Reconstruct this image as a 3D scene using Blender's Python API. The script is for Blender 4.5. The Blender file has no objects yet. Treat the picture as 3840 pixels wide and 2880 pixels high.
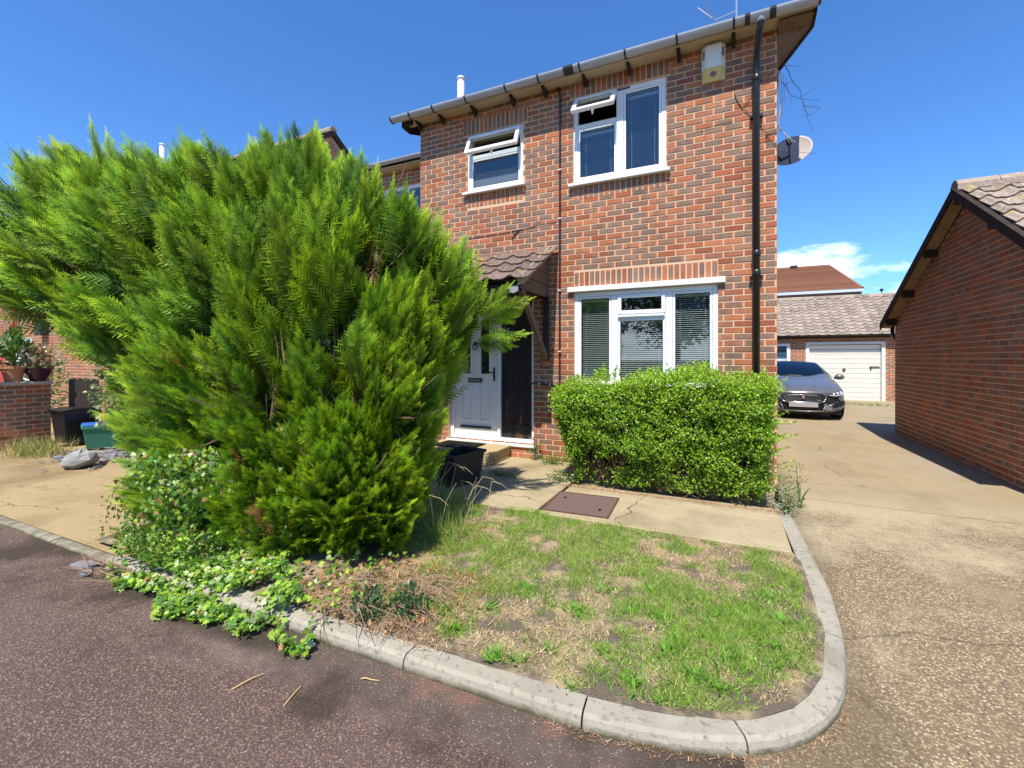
import bpy, math, random
import numpy as np
from mathutils import Vector, Matrix, noise as mnoise
R = math.radians
random.seed(7); rng = np.random.default_rng(7)
SC = bpy.context.scene
COL = SC.collection

# ------------------------------------------------------------------ camera
# house frame: x along the front wall (0 = left corner), y into the house, z up
cam = bpy.data.cameras.new('camera'); camo = bpy.data.objects.new('camera', cam); COL.objects.link(camo)
cam.sensor_width = 36.0; cam.lens = 36.0 * 1700 / 3840; cam.shift_y = -95 / 3840
cam.clip_start = 0.05; cam.clip_end = 2000
camo.location = (4.44, -5.942, 1.42); camo.rotation_euler = (R(90), 0, R(25.36))
SC.camera = camo

# ------------------------------------------------------------------ sky and sun
SUN_DIR = Vector((0.10, -1.0, 1.72)).normalized()          # towards the sun
w = bpy.data.worlds.new('World'); SC.world = w; w.use_nodes = True
wn, wl = w.node_tree.nodes, w.node_tree.links
bg = wn['Background']; bg.inputs[1].default_value = 0.15
sky = wn.new('ShaderNodeTexSky'); sky.sky_type = 'NISHITA'; sky.sun_disc = False
sky.sun_elevation = math.asin(SUN_DIR.z); sky.sun_rotation = math.atan2(SUN_DIR.x, SUN_DIR.y)
sky.air_density = 1.0; sky.dust_density = 0.2; sky.ozone_density = 2.5
# fair-weather clouds low in the sky, all the way round
tc = wn.new('ShaderNodeTexCoord'); sep = wn.new('ShaderNodeSeparateXYZ'); wl.new(tc.outputs['Generated'], sep.inputs[0])
mp = wn.new('ShaderNodeMapping'); mp.inputs['Scale'].default_value = (1, 1, 2.6); mp.inputs['Location'].default_value = (6.8, 3.6, 1.48); wl.new(tc.outputs['Generated'], mp.inputs[0])
cn = wn.new('ShaderNodeTexNoise'); cn.inputs['Scale'].default_value = 3.1; cn.inputs['Detail'].default_value = 9; cn.inputs['Roughness'].default_value = .58
wl.new(mp.outputs[0], cn.inputs['Vector'])
hr = wn.new('ShaderNodeMapRange'); hr.inputs[1].default_value = .02; hr.inputs[2].default_value = .34; hr.inputs[3].default_value = .12; hr.inputs[4].default_value = -.20
wl.new(sep.outputs['Z'], hr.inputs[0])
ad = wn.new('ShaderNodeMath'); ad.operation = 'ADD'; wl.new(cn.outputs['Fac'], ad.inputs[0]); wl.new(hr.outputs[0], ad.inputs[1])
cr = wn.new('ShaderNodeMapRange'); cr.inputs[1].default_value = .53; cr.inputs[2].default_value = .68; wl.new(ad.outputs[0], cr.inputs[0])
hs = wn.new('ShaderNodeHueSaturation'); hs.inputs['Saturation'].default_value = 1.12; wl.new(sky.outputs[0], hs.inputs['Color'])
cm = wn.new('ShaderNodeMix'); cm.data_type = 'RGBA'; wl.new(cr.outputs[0], cm.inputs[0]); mu = wn.new('ShaderNodeMix'); mu.data_type = 'RGBA'; mu.blend_type = 'MULTIPLY'; mu.inputs[0].default_value = 1; wl.new(hs.outputs[0], mu.inputs[6]); mu.inputs[7].default_value = (.47, .69, .93, 1); wl.new(mu.outputs[2], cm.inputs[6])
cm.inputs[7].default_value = (8.5, 8.8, 9.4, 1); wl.new(cm.outputs[2], bg.inputs[0])

sun = bpy.data.lights.new('sun', 'SUN'); sun.energy = 4.4; sun.angle = R(.53); sun.color = (1, .94, .84)
suno = bpy.data.objects.new('sun', sun); COL.objects.link(suno)
suno.rotation_euler = SUN_DIR.to_track_quat('Z', 'Y').to_euler()
VS = SC.view_settings
VS.view_transform = 'Standard'; VS.look = 'None'; VS.exposure = 0.74; VS.gamma = 1; VS.use_curve_mapping = False
try:
    SC.cycles.max_bounces = 8; SC.cycles.transparent_max_bounces = 16
except Exception: pass

# ------------------------------------------------------------------ materials
class Mat:
    def __init__(s, name, rough=.7, spec=.3):
        s.m = bpy.data.materials.new(name); s.m.use_nodes = True
        s.n = s.m.node_tree.nodes; s.l = s.m.node_tree.links
        s.b = s.n['Principled BSDF']; s.o = s.n['Material Output']
        s.b.inputs['Roughness'].default_value = rough; s.b.inputs['Specular IOR Level'].default_value = spec
        s._p = None
    def put(s, sock, v):
        if isinstance(v, (int, float)): sock.default_value = v
        elif isinstance(v, (tuple, list)): sock.default_value = tuple(v) + ((1,) if len(v) == 3 and sock.type == 'RGBA' else ())
        else: s.l.new(v, sock)
    def pos(s, scale=None):
        if s._p is None: s._p = s.n.new('ShaderNodeNewGeometry').outputs['Position']
        if scale is None: return s._p
        m = s.n.new('ShaderNodeMapping'); m.inputs['Scale'].default_value = scale; s.l.new(s._p, m.inputs[0]); return m.outputs[0]
    def noise(s, sc, det=4, ro=.55, v=None, col=False):
        t = s.n.new('ShaderNodeTexNoise'); s.l.new(v or s.pos(), t.inputs['Vector'])
        t.inputs['Scale'].default_value = sc; t.inputs['Detail'].default_value = det; t.inputs['Roughness'].default_value = ro
        return t.outputs['Color' if col else 'Fac']
    def voro(s, sc, feat='F1', out='Color', v=None):
        t = s.n.new('ShaderNodeTexVoronoi'); t.feature = feat; s.l.new(v or s.pos(), t.inputs['Vector']); t.inputs['Scale'].default_value = sc
        return t.outputs[out]
    def rng(s, f, a, b, c=0., d=1.):
        t = s.n.new('ShaderNodeMapRange'); s.put(t.inputs[0], f)
        for i, x in enumerate((a, b, c, d)): t.inputs[i+1].default_value = x
        return t.outputs[0]
    def mix(s, f, a, b, mode='MIX'):
        t = s.n.new('ShaderNodeMix'); t.data_type = 'RGBA'; t.blend_type = mode
        s.put(t.inputs[0], f); s.put(t.inputs[6], a); s.put(t.inputs[7], b); return t.outputs[2]
    def math(s, op, a, b=0.):
        t = s.n.new('ShaderNodeMath'); t.operation = op; s.put(t.inputs[0], a); s.put(t.inputs[1], b); return t.outputs[0]
    def ramp(s, f, stops):
        t = s.n.new('ShaderNodeValToRGB'); e = t.color_ramp.elements
        while len(e) < len(stops): e.new(.5)
        for k, (p, c) in zip(e, stops): k.position = p; k.color = tuple(c) + (1,)
        s.put(t.inputs[0], f); return t.outputs[0]
    def sepc(s, c):
        t = s.n.new('ShaderNodeSeparateColor'); s.l.new(c, t.inputs[0]); return t.outputs
    def attr(s, name):
        t = s.n.new('ShaderNodeAttribute'); t.attribute_name = name; return t.outputs['Color']
    def xyz(s):
        t = s.n.new('ShaderNodeSeparateXYZ'); s.l.new(s.pos(), t.inputs[0]); return t.outputs
    def bump(s, h, st=.3, d=.01):
        t = s.n.new('ShaderNodeBump'); s.put(t.inputs['Height'], h); t.inputs['Strength'].default_value = st; t.inputs['Distance'].default_value = d
        s.l.new(t.outputs[0], s.b.inputs['Normal'])
    def base(s, c): s.put(s.b.inputs['Base Color'], c); return s

MATS = {}
def simple(name, c, rough=.6, spec=.3, var=.12, sc=9., metal=0., bump=0., bsc=60.):
    if name in MATS: return MATS[name]
    m = Mat(name, rough, spec); m.b.inputs['Metallic'].default_value = metal
    lo = tuple(x*(1-var) for x in c); hi = tuple(min(1, x*(1+var)) for x in c)
    m.base(m.mix(m.noise(sc, 5), lo, hi))
    if bump: m.bump(m.noise(bsc, 4), bump, .004)
    MATS[name] = m.m; return m.m

def brick_mat(name, single):
    m = Mat(name, .86, .2)
    a = m.sepc(m.attr('bk')); u = a[2]
    if single:
        oi = m.n.new('ShaderNodeObjectInfo'); r1 = oi.outputs['Random']
        r2 = m.math('FRACT', m.math('MULTIPLY', r1, 37.31))
    else: r1, r2 = a[0], a[1]
    red = m.ramp(r2, [(0, (.31, .090, .042)), (.35, (.43, .130, .057)), (.7, (.51, .180, .075)), (1, (.37, .138, .076))])
    grey = m.ramp(r2, [(0, (.225, .140, .098)), (.5, (.28, .175, .120)), (1, (.195, .122, .094))])
    # grey flashed centre with redder ends, on most bricks; plain red on the rest
    n = m.noise(22, 3); uu = m.math('ADD', u, m.math('MULTIPLY', m.math('SUBTRACT', n, .5), .35))
    cen = m.math('MULTIPLY', m.rng(uu, .03, .16), m.rng(uu, .97, .84))
    sp = m.rng(m.noise(13, 3, v=m.pos((1, 1, .5))), .42, .60)
    pick = m.rng(r1, .22, .36); flash = m.math('MULTIPLY', cen, pick)
    flash = m.math('MULTIPLY', flash, m.math('MAXIMUM', m.rng(r1, .5, .56), sp))
    c = m.mix(flash, red, grey)
    c = m.mix(m.rng(m.noise(120, 3), .45, .75), c, m.mix(.5, c, (.10, .07, .06)))
    c = m.mix(m.math('MULTIPLY', m.rng(m.noise(3.1, 5), .5, .8), .25), c, (.5, .40, .33)); c = m.mix(m.rng(m.noise(1.6, 5, .6, v=m.pos((2.6, 2.6, .4))), .52, .74, 0, .38), c, (.10, .07, .052))
    m.base(c); m.bump(m.noise(90, 5), .5, .006); MATS[name] = m.m
brick_mat('brick_one', True); brick_mat('brick_many', False)
def mortar():
    m = Mat('mortar', .95, .1); c = m.mix(m.noise(7, 5), (.57, .385, .24), (.69, .49, .32))
    c = m.mix(m.rng(m.noise(1.3, 4), .55, .85), c, (.52, .37, .25)); m.base(c); m.bump(m.noise(160, 3), .4, .004); MATS['mortar'] = m.m
mortar()
def upvc():
    m = Mat('white_upvc', .28, .45); m.base(m.mix(m.rng(m.noise(3, 6), .45, .8), (.80, .81, .82), (.70, .70, .69))); MATS['upvc'] = m.m
upvc()
def paintwood():
    m = Mat('worn_black_timber', .6, .3)
    n = m.noise(9, 7, .65, v=m.pos((1.0, 1.0, .22))); z = m.xyz()[2]
    wear = m.math('ADD', n, m.rng(z, .25, 1.7, .10, -.10))
    fine = m.noise(45, 5, .6, v=m.pos((1, 1, .15)))
    c = m.mix(fine, (.010, .009, .011), (.035, .027, .026))
    c = m.mix(m.rng(wear, .60, .68), c, m.mix(fine, (.09, .045, .022), (.26, .15, .07)))
    m.base(c); m.bump(fine, .5, .006); MATS['panelwood'] = m.m
paintwood()
def wood(name, a, b, stretch):
    m = Mat(name, .85, .15); n = m.noise(26, 7, .62, v=m.pos(stretch))
    c = m.mix(n, a, b); c = m.mix(m.rng(m.noise(4, 5), .55, .8), c, tuple(x*.55 for x in a)); m.base(c); m.bump(n, .6, .006); MATS[name] = m.m
wood('cheek_wood', (.085, .050, .034), (.20, .125, .085), (1, .12, 1)); wood('barge_wood', (.16, .15, .10), (.36, .33, .23), (1, .2, .3))
wood('brace_wood', (.10, .065, .045), (.24, .17, .12), (1, .2, .25)); wood('dark_wood', (.022, .017, .014), (.06, .045, .036), (.3, .2, .3))
wood('verge_wood', (.20, .14, .075), (.34, .25, .14), (.2, .4, .4)); wood('soffit_wood', (.34, .25, .14), (.56, .43, .26), (.2, .4, .4)); wood('stem_wood', (.14, .085, .055), (.33, .22, .15), (1, 1, .1))
def tile_mat(name, a, b, lich, pale, att):
    m = Mat(name, .92, .12)
    if att: r = m.sepc(m.attr('bk'))[0]
    else: r = m.n.new('ShaderNodeObjectInfo').outputs['Random']
    c = m.mix(r, a, b); c = m.mix(m.rng(m.noise(26, 6, .65), .48, .66), c, pale)
    c = m.mix(m.rng(m.noise(5.0, 5, .7), .60, .68), c, lich); c = m.mix(m.rng(m.noise(70, 3), .55, .8), c, (.09, .07, .055))
    m.base(c); m.bump(m.noise(70, 4), .5, .006); MATS[name] = m.m
tile_mat('porch_tile', (.12, .075, .06), (.20, .13, .105), (.42, .28, .03), (.27, .22, .19), False)
tile_mat('garage_tile', (.20, .155, .125), (.36, .28, .22), (.40, .32, .10), (.44, .39, .32), False)
tile_mat('roof_tile', (.14, .10, .085), (.22, .16, .13), (.30, .22, .08), (.30, .25, .2), True)
tile_mat('far_tile', (.26, .115, .065), (.36, .17, .10), (.42, .25, .08), (.34, .20, .14), True)
def glass(name, ior=.08, tint=(.75, .82, .85), rough=.0):
    m = Mat(name); m.n.remove(m.b)
    tr = m.n.new('ShaderNodeBsdfTransparent'); tr.inputs[0].default_value = tint + (1,)
    gl = m.n.new('ShaderNodeBsdfGlossy'); gl.inputs['Roughness'].default_value = rough; gl.inputs[0].default_value = (.92, .96, 1, 1)
    lw_ = m.n.new('ShaderNodeLayerWeight'); lw_.inputs[0].default_value = .5
    fr = m.math('ADD', ior, m.math('MULTIPLY', m.math('POWER', lw_.outputs['Facing'], 4.0), 1-ior))
    mx = m.n.new('ShaderNodeMixShader'); m.l.new(fr, mx.inputs[0]); m.l.new(tr.outputs[0], mx.inputs[1]); m.l.new(gl.outputs[0], mx.inputs[2])
    m.l.new(mx.outputs[0], m.o.inputs[0]); MATS[name] = m.m
glass('glass', .065, (.84, .90, .92)); glass('car_glass', .07, (.28, .34, .38))
def frosted():
    m = Mat('frosted_glass', .22, .6); m.base(m.mix(m.noise(90, 4), (.06, .075, .095), (.16, .19, .23))); m.bump(m.noise(75, 3), .6, .006); MATS['frosted'] = m.m
frosted()
def leafmat(name, trans=.35, rough=.5, spec=.35):
    m = Mat(name, rough, spec); c = m.attr('col'); m.base(c)
    t = m.n.new('ShaderNodeBsdfTranslucent'); m.l.new(m.mix(.5, c, m.mix(1, c, (1.5, 1.45, .5), 'MULTIPLY')), t.inputs[0])
    mx = m.n.new('ShaderNodeMixShader'); mx.inputs[0].default_value = trans
    m.l.new(m.b.outputs[0], mx.inputs[1]); m.l.new(t.outputs[0], mx.inputs[2]); m.l.new(mx.outputs[0], m.o.inputs[0]); MATS[name] = m.m
leafmat('conifer_leaf', .28, .5, .3); leafmat('hedge_leaf', .38, .33, .5); leafmat('ivy_leaf', .3, .38, .45); leafmat('grass_blade', .35, .55, .25); leafmat('litter', .1, .9, .1)

def road_mat():
    m = Mat('red_tarmac', .82, .25)
    v = m.sepc(m.voro(115)); d = m.voro(115, out='Distance'); v2 = m.sepc(m.voro(210))
    c = m.ramp(v[0], [(0, (.045, .028, .022)), (.35, (.110, .066, .052)), (.68, (.190, .120, .096)), (.9, (.34, .235, .195)), (1, (.50, .38, .32))])
    c = m.mix(.35, c, m.ramp(v2[1], [(0, (.04, .026, .02)), (.7, (.18, .112, .09)), (1, (.46, .35, .29))]))
    c = m.mix(m.rng(d, .28, .62), c, (.045, .030, .024))
    big = m.noise(.8, 5); c = m.mix(m.rng(big, .42, .66, 0, .35), c, m.mix(.5, c, (.20, .14, .12)))
    tr = m.noise(1.1, 4, v=m.pos((.35, 1.6, 1))); c = m.mix(m.rng(tr, .50, .70, 0, .6), c, (.25, .185, .16)); c = m.mix(.18, c, (.20, .115, .085))
    y = m.xyz()[1]; x = m.xyz()[0]
    # silty channel along the kerb and oil-dark damp stains
    edge = m.math('ADD', y, m.math('MULTIPLY', m.math('SUBTRACT', m.noise(2.4, 5), .5), .16))
    silt = m.mix(m.noise(16, 6), (.058, .042, .032), (.135, .098, .076)); silt = m.mix(m.rng(m.noise(3.3, 4), .56, .66), silt, (.15, .085, .06))
    fl = m.mix(m.rng(v2[0], .94, .98), silt, (.27, .23, .20))
    c = m.mix(m.math('MULTIPLY', m.rng(edge, -4.40, -4.34), m.rng(x, 1.0, 2.0)), c, fl)
    st = m.noise(2.0, 5); c = m.mix(m.math('MULTIPLY', m.math('MULTIPLY', m.rng(y, -4.85, -4.5), m.rng(st, .50, .62)), .75), c, (.032, .024, .014))
    m.base(c); m.bump(m.math('SUBTRACT', 1, d), .55, .006); MATS['road'] = m.m
road_mat()
def drive_mat():
    m = Mat('aggregate_concrete', .85, .2)
    v = m.sepc(m.voro(95)); d = m.voro(95, out='Distance')
    peb = m.ramp(v[0], [(0, (.085, .062, .038)), (.22, (.18, .125, .066)), (.5, (.30, .215, .112)), (.74, (.40, .305, .18)), (.92, (.54, .45, .32)), (1, (.30, .155, .06))])
    ce = m.mix(m.noise(30, 5), (.26, .20, .12), (.38, .31, .205))
    agg = m.mix(m.rng(d, .34, .62), peb, (.17, .125, .075))
    n = m.noise(1.15, 6, .62); y = m.xyz()[1]; x = m.xyz()[0]
    worn = m.math('ADD', n, m.rng(y, -3.4, -.3, -.14, .16))
    worn = m.math('ADD', worn, m.math('MULTIPLY', m.math('SUBTRACT', m.noise(14, 4, .7), .5), .35))
    c = m.mix(m.rng(worn, .44, .68), agg, m.mix(m.rng(m.noise(60, 3), .5, .7), (.38, .31, .195), (.28, .215, .122)))
    back = m.mix(m.noise(2.2, 6, .6), (.25, .195, .110), (.38, .305, .185)); back = m.mix(m.rng(m.noise(120, 3), .5, .8), back, (.24, .18, .11))
    back = m.mix(m.rng(m.noise(.75, 5, .6, v=m.pos((1, .45, 1))), .52, .70), back, (.30, .26, .20))
    seam = m.math('ADD', y, m.math('MULTIPLY', m.noise(30, 3), .015)); c = m.mix(m.rng(m.math('ADD', seam, m.math('MULTIPLY', m.math('SUBTRACT', m.noise(2.2, 5), .5), .9)), -.62, .15), c, back)
    crack = m.math('MULTIPLY', m.rng(seam, -.462, -.455), m.rng(seam, -.437, -.444)); c = m.mix(m.math('MULTIPLY', crack, .7), c, (.11, .085, .055))
    s2 = m.math('ADD', y, m.math('MULTIPLY', m.noise(20, 3), .02)); k2 = m.math('MULTIPLY', m.rng(s2, 5.55, 5.56), m.rng(s2, 5.60, 5.59)); c = m.mix(m.math('MULTIPLY', k2, .6), c, (.12, .09, .055))
    c = m.mix(m.math('MULTIPLY', m.rng(m.noise(.9, 6, .65, v=m.pos((1, .6, 1))), .53, .70), .55), c, (.185, .14, .08))
    wob = m.n.new('ShaderNodeVectorMath'); wob.operation = 'ADD'; m.l.new(m.pos(), wob.inputs[0]); nv = m.n.new('ShaderNodeVectorMath'); nv.operation = 'SCALE'; m.l.new(m.noise(2.5, 5, .6, col=True), nv.inputs[0]); nv.inputs['Scale'].default_value = .35; m.l.new(nv.outputs[0], wob.inputs[1])
    ck = m.rng(m.voro(.42, 'DISTANCE_TO_EDGE', 'Distance', wob.outputs[0]), .0042, .0015); c = m.mix(m.math('MULTIPLY', ck, m.rng(m.noise(.7, 3), .45, .55, 0, .75)), c, (.07, .055, .035))
    dirt = m.rng(m.math('ADD', x, m.math('MULTIPLY', m.noise(3, 5), .25)), 5.28, 5.10); c = m.mix(m.math('MULTIPLY', dirt, .55), c, (.10, .075, .045))
    m.base(c); m.bump(m.math('SUBTRACT', 1, d), .35, .005); MATS['drive'] = m.m
drive_mat()
def conc(name, a, b, dark, sc=2.5, grit=130, edge=None):
    m = Mat(name, .9, .18); c = m.mix(m.noise(sc, 7, .62), a, b)
    v = m.sepc(m.voro(grit)); c = m.mix(m.rng(v[0], .55, 1, 0, .5), c, m.mix(v[1], dark, tuple(min(1, x*1.35) for x in b)))
    c = m.mix(m.rng(m.noise(sc*.6, 5), .50, .70, 0, .8), c, dark); c = m.mix(m.rng(m.noise(sc*4, 6, .7), .58, .70, 0, .55), c, tuple(x*.62 for x in dark)); c = m.mix(m.rng(m.noise(sc*.45, 4, v=m.pos((.5, 2.0, 1))), .56, .7, 0, .5), c, tuple(min(1, x*1.12) for x in b))
    wob = m.n.new('ShaderNodeVectorMath'); wob.operation = 'ADD'; m.l.new(m.pos(), wob.inputs[0]); nv = m.n.new('ShaderNodeVectorMath'); nv.operation = 'SCALE'; m.l.new(m.noise(2.5, 5, .6, col=True), nv.inputs[0]); nv.inputs['Scale'].default_value = .35; m.l.new(nv.outputs[0], wob.inputs[1])
    ck = m.rng(m.voro(.42, 'DISTANCE_TO_EDGE', 'Distance', wob.outputs[0]), .0042, .0015); c = m.mix(m.math('MULTIPLY', ck, m.rng(m.noise(.7, 3), .45, .55, 0, .75)), c, (.07, .055, .035))
    m.base(c); m.bump(m.noise(150, 4), .4, .004); MATS[name] = m.m
conc('path_concrete', (.29, .230, .130), (.43, .355, .225), (.19, .145, .080), 2.2); conc('left_drive', (.26, .19, .095), (.40, .305, .17), (.18, .12, .055), 1.3, 70)
conc('coping', (.42, .37, .28), (.54, .48, .37), (.28, .24, .17), 5)
def kerb_mat():
    m = Mat('kerb_concrete', .88, .2); c = m.mix(m.noise(5, 7, .6), (.27, .243, .185), (.42, .383, .300))
    c = m.mix(m.rng(m.noise(30, 5, .7), .54, .68), c, (.15, .135, .10)); c = m.mix(m.rng(m.noise(2.3, 5, .65), .48, .70, 0, .6), c, (.19, .17, .125)); v = m.sepc(m.voro(170)); c = m.mix(m.rng(v[0], .7, 1, 0, .55), c, (.27, .25, .21))
    z = m.xyz()[2]; zz = m.math('ADD', z, m.math('MULTIPLY', m.math('SUBTRACT', m.noise(9, 5), .5), .05))
    c = m.mix(m.rng(zz, -.088, -.112), c, (.085, .075, .035)); m.base(c); m.bump(m.noise(120, 5), .5, .005); MATS['kerb'] = m.m
kerb_mat()
def soil_mat():
    m = Mat('soil', .97, .08); n = m.noise(6, 7, .65)
    c = m.mix(m.noise(60, 5, .7), (.105, .082, .060), (.20, .160, .120)); c = m.mix(m.rng(n, .46, .62), c, m.mix(m.noise(80, 4), (.30, .225, .13), (.50, .40, .25)))
    m.base(c); m.bump(m.noise(70, 6, .7), .9, .015); MATS['soil'] = m.m
soil_mat()
def rust_mat():
    m = Mat('manhole_iron', .75, .3); c = m.mix(m.noise(14, 7, .7), (.10, .060, .050), (.17, .115, .10)); c = m.mix(m.rng(m.noise(90, 4), .55, .75), c, (.23, .14, .10)); m.base(c)
    m.bump(m.voro(55, out='Distance'), .35, .004); MATS['rust'] = m.m
rust_mat()
def yellowed():
    m = Mat('yellowed_plastic', .45, .4); z = m.xyz()[2]; c = m.mix(m.rng(z, 4.87, 4.84), (.74, .72, .62), (.62, .52, .20)); c = m.mix(m.rng(m.noise(9, 5), .5, .8), c, (.60, .56, .40)); m.base(c); MATS['alarm'] = m.m
yellowed()
S = simple
GUT = S('grey_gutter', (.36, .385, .42), .35, .5, .2, 4); BLKP = S('black_plastic', (.014, .014, .016), .35, .5, .3)
RUB = S('rubber', (.012, .012, .012), .8, .2); IRON = S('black_iron', (.012, .012, .013), .5, .4)
DGREY = S('charcoal', (.035, .036, .04), .6, .3); WHITE = S('white_paint', (.72, .70, .65), .55, .35, .06, 4)
TERRA = S('terracotta', (.50, .23, .12), .85, .2, .18, 14); PURP = S('purple_glaze', (.055, .014, .030), .18, .6, .3, 6)
BINGREEN = S('green_plastic', (.05, .20, .14), .5, .35, .1); BLUEP = S('blue_plastic', (.035, .13, .42), .45, .4)
ROCK = S('rock', (.27, .27, .255), .9, .15, .35, 7, bump=.7, bsc=12); SLATE = S('slate', (.20, .20, .21), .8, .2, .4, 20)
TAN = S('tan_stone', (.42, .32, .17), .92, .12, .25, 24, bump=.7, bsc=70); TANM = S('tan_mortar', (.26, .20, .12), .95, .1)
GREYP = S('grey_paint', (.30, .31, .33), .5, .3); CHROME = S('chrome', (.75, .75, .76), .12, .5, .03, metal=1); SILV = S('galvanised', (.55, .56, .57), .35, .5, .1, metal=.8)
CREAM = S('blind_slat', (.56, .54, .47), .5, .3, .05); ROOMD = S('dim_plaster', (.16, .15, .14), .9, .1)
NAVY = S('navy_door', (.040, .095, .165), .4, .4, .2, 5); SOFF = S('soffit_board', (.46, .37, .24), .8, .2, .2, 5); CAB = S('cable', (.55, .55, .53), .5, .3)
DISHM = S('dish_grey', (.42, .37, .35), .5, .3, .15, 4); LENS = S('alarm_lens', (.22, .09, .08), .2, .6); REDP = S('red_paint', (.45, .02, .02), .4, .4)
GRND = S('rough_ground', (.12, .11, .07), .95, .1, .4, .8)
def carpaint():
    m = Mat('silver_grey_car_paint', .30, .5); m.b.inputs['Metallic'].default_value = .25; m.base((.13, .126, .128)); m.b.inputs['Coat Weight'].default_value = .7; m.b.inputs['Coat Roughness'].default_value = .05; MATS['car'] = m.m
carpaint(); LAMPG = S('lamp_glass', (.70, .73, .76), .12, .7, .1, 30); BLK = S('grille_black', (.008, .008, .009), .4, .4)
PLATE = S('number_plate', (.33, .32, .34), .4, .4, .04)

# ------------------------------------------------------------------ mesh helpers
class MB:
    def __init__(s): s.v, s.f, s.c = [], [], []
    def add(s, vs, fs, c=None):
        o = len(s.v); s.v += [tuple(p) for p in vs]; s.f += [tuple(i + o for i in f) for f in fs]; s.c += [c or (0, 0, 0)] * len(vs); return s
    def box(s, x0, x1, y0, y1, z0, z1, M=None, ch=0.):
        if ch:
            vs = []; 
            for z, e in ((z0, ch), (z0+ch, 0), (z1-ch, 0), (z1, ch)): vs += [(x0+e, y0+e, z), (x1-e, y0+e, z), (x1-e, y1-e, z), (x0+e, y1-e, z)]
            fs = [(3, 2, 1, 0), (12, 13, 14, 15)] + [(4*k+i, 4*k+(i+1) % 4, 4*k+4+(i+1) % 4, 4*k+4+i) for k in range(3) for i in range(4)]
        else:
            vs = [(x0, y0, z0), (x1, y0, z0), (x1, y1, z0), (x0, y1, z0), (x0, y0, z1), (x1, y0, z1), (x1, y1, z1), (x0, y1, z1)]
            fs = [(3, 2, 1, 0), (4, 5, 6, 7), (0, 1, 5, 4), (1, 2, 6, 5), (2, 3, 7, 6), (3, 0, 4, 7)]
        if M: vs = [M @ Vector(p) for p in vs]
        return s.add(vs, fs)
    def prism(s, poly, off):                          # planar polygon (3d points) pushed along off
        n = len(poly); P = [Vector(p) for p in poly]; o = Vector(off)
        return s.add(P + [p + o for p in P], [tuple(range(n))[::-1], tuple(range(n, 2*n))] + [(i, (i+1) % n, n+(i+1) % n, n+i) for i in range(n)])
    def tube(s, pts, r, n=8, cap=True):
        P = [Vector(p) for p in pts]; rs = r if isinstance(r, (list, tuple)) else [r]*len(P); vs = []; a = None
        for i, p in enumerate(P):
            t = (P[min(i+1, len(P)-1)] - P[max(i-1, 0)]).normalized()
            if a is None: a = t.orthogonal().normalized()
            else:
                a = a - t*a.dot(t); a = a.normalized() if a.length > 1e-5 else t.orthogonal().normalized()
            b = t.cross(a)
            vs += [p + (a*math.cos(2*math.pi*k/n) + b*math.sin(2*math.pi*k/n))*rs[i] for k in range(n)]
        fs = [(i*n+k, i*n+(k+1) % n, (i+1)*n+(k+1) % n, (i+1)*n+k) for i in range(len(P)-1) for k in range(n)]
        if cap: fs += [tuple(range(n))[::-1], tuple(range((len(P)-1)*n, len(P)*n))]
        return s.add(vs, fs)
    def lathe(s, prof, c=(0, 0, 0), n=20, M=None):
        vs = [(c[0]+r*math.cos(2*math.pi*k/n), c[1]+r*math.sin(2*math.pi*k/n), c[2]+z) for r, z in prof for k in range(n)]
        if M: vs = [M @ Vector(p) for p in vs]
        return s.add(vs, [(i*n+k, i*n+(k+1) % n, (i+1)*n+(k+1) % n, (i+1)*n+k) for i in range(len(prof)-1) for k in range(n)])
    def grid(s, fn, nu, nv):
        vs = [fn(i/nu, j/nv) for j in range(nv+1) for i in range(nu+1)]
        return s.add(vs, [(j*(nu+1)+i, j*(nu+1)+i+1, (j+1)*(nu+1)+i+1, (j+1)*(nu+1)+i) for j in range(nv) for i in range(nu)])
    def mesh(s, name, mat, smooth=False, org=None, attr=None):
        me = bpy.data.meshes.new(name); o = Vector(org or (0, 0, 0))
        me.from_pydata([tuple(Vector(p) - o) for p in s.v], [], s.f); me.materials.append(MATS.get(mat, mat) if isinstance(mat, str) else mat)
        if smooth: me.polygons.foreach_set('use_smooth', [True]*len(me.polygons))
        if attr:
            a = me.attributes.new(attr, 'FLOAT_COLOR', 'POINT'); a.data.foreach_set('color', np.array([tuple(c) + (1,) for c in s.c], dtype=np.float32).ravel())
        me.update(); return me
    def build(s, name, mat, parent=None, smooth=False, org=None, attr=None):
        return put(name, s.mesh(name, mat, smooth, org, attr), parent, org)
def put(name, me, parent=None, loc=None):
    o = bpy.data.objects.new(name, me); COL.objects.link(o)
    if loc: o.location = loc
    if parent:
        o.parent = parent; o.matrix_parent_inverse = Matrix.Translation(parent.location).inverted()
    return o
def empty(name, loc): 
    o = bpy.data.objects.new(name, None); COL.objects.link(o); o.location = loc; o.empty_display_size = .2; return o
def tag(o, label=None, cat=None, group=None, kind=None):
    for k, v in (('label', label), ('category', cat), ('group', group), ('kind', kind)):
        if v: o[k] = v
    return o
def smoothsub(o, lv=2):
    m = o.modifiers.new('sub', 'SUBSURF'); m.levels = lv; m.render_levels = lv; return o
def bevel(o, wd=.004, seg=1):
    m = o.modifiers.new('bev', 'BEVEL'); m.width = wd; m.segments = seg; m.limit_method = 'ANGLE'; return o
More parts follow.
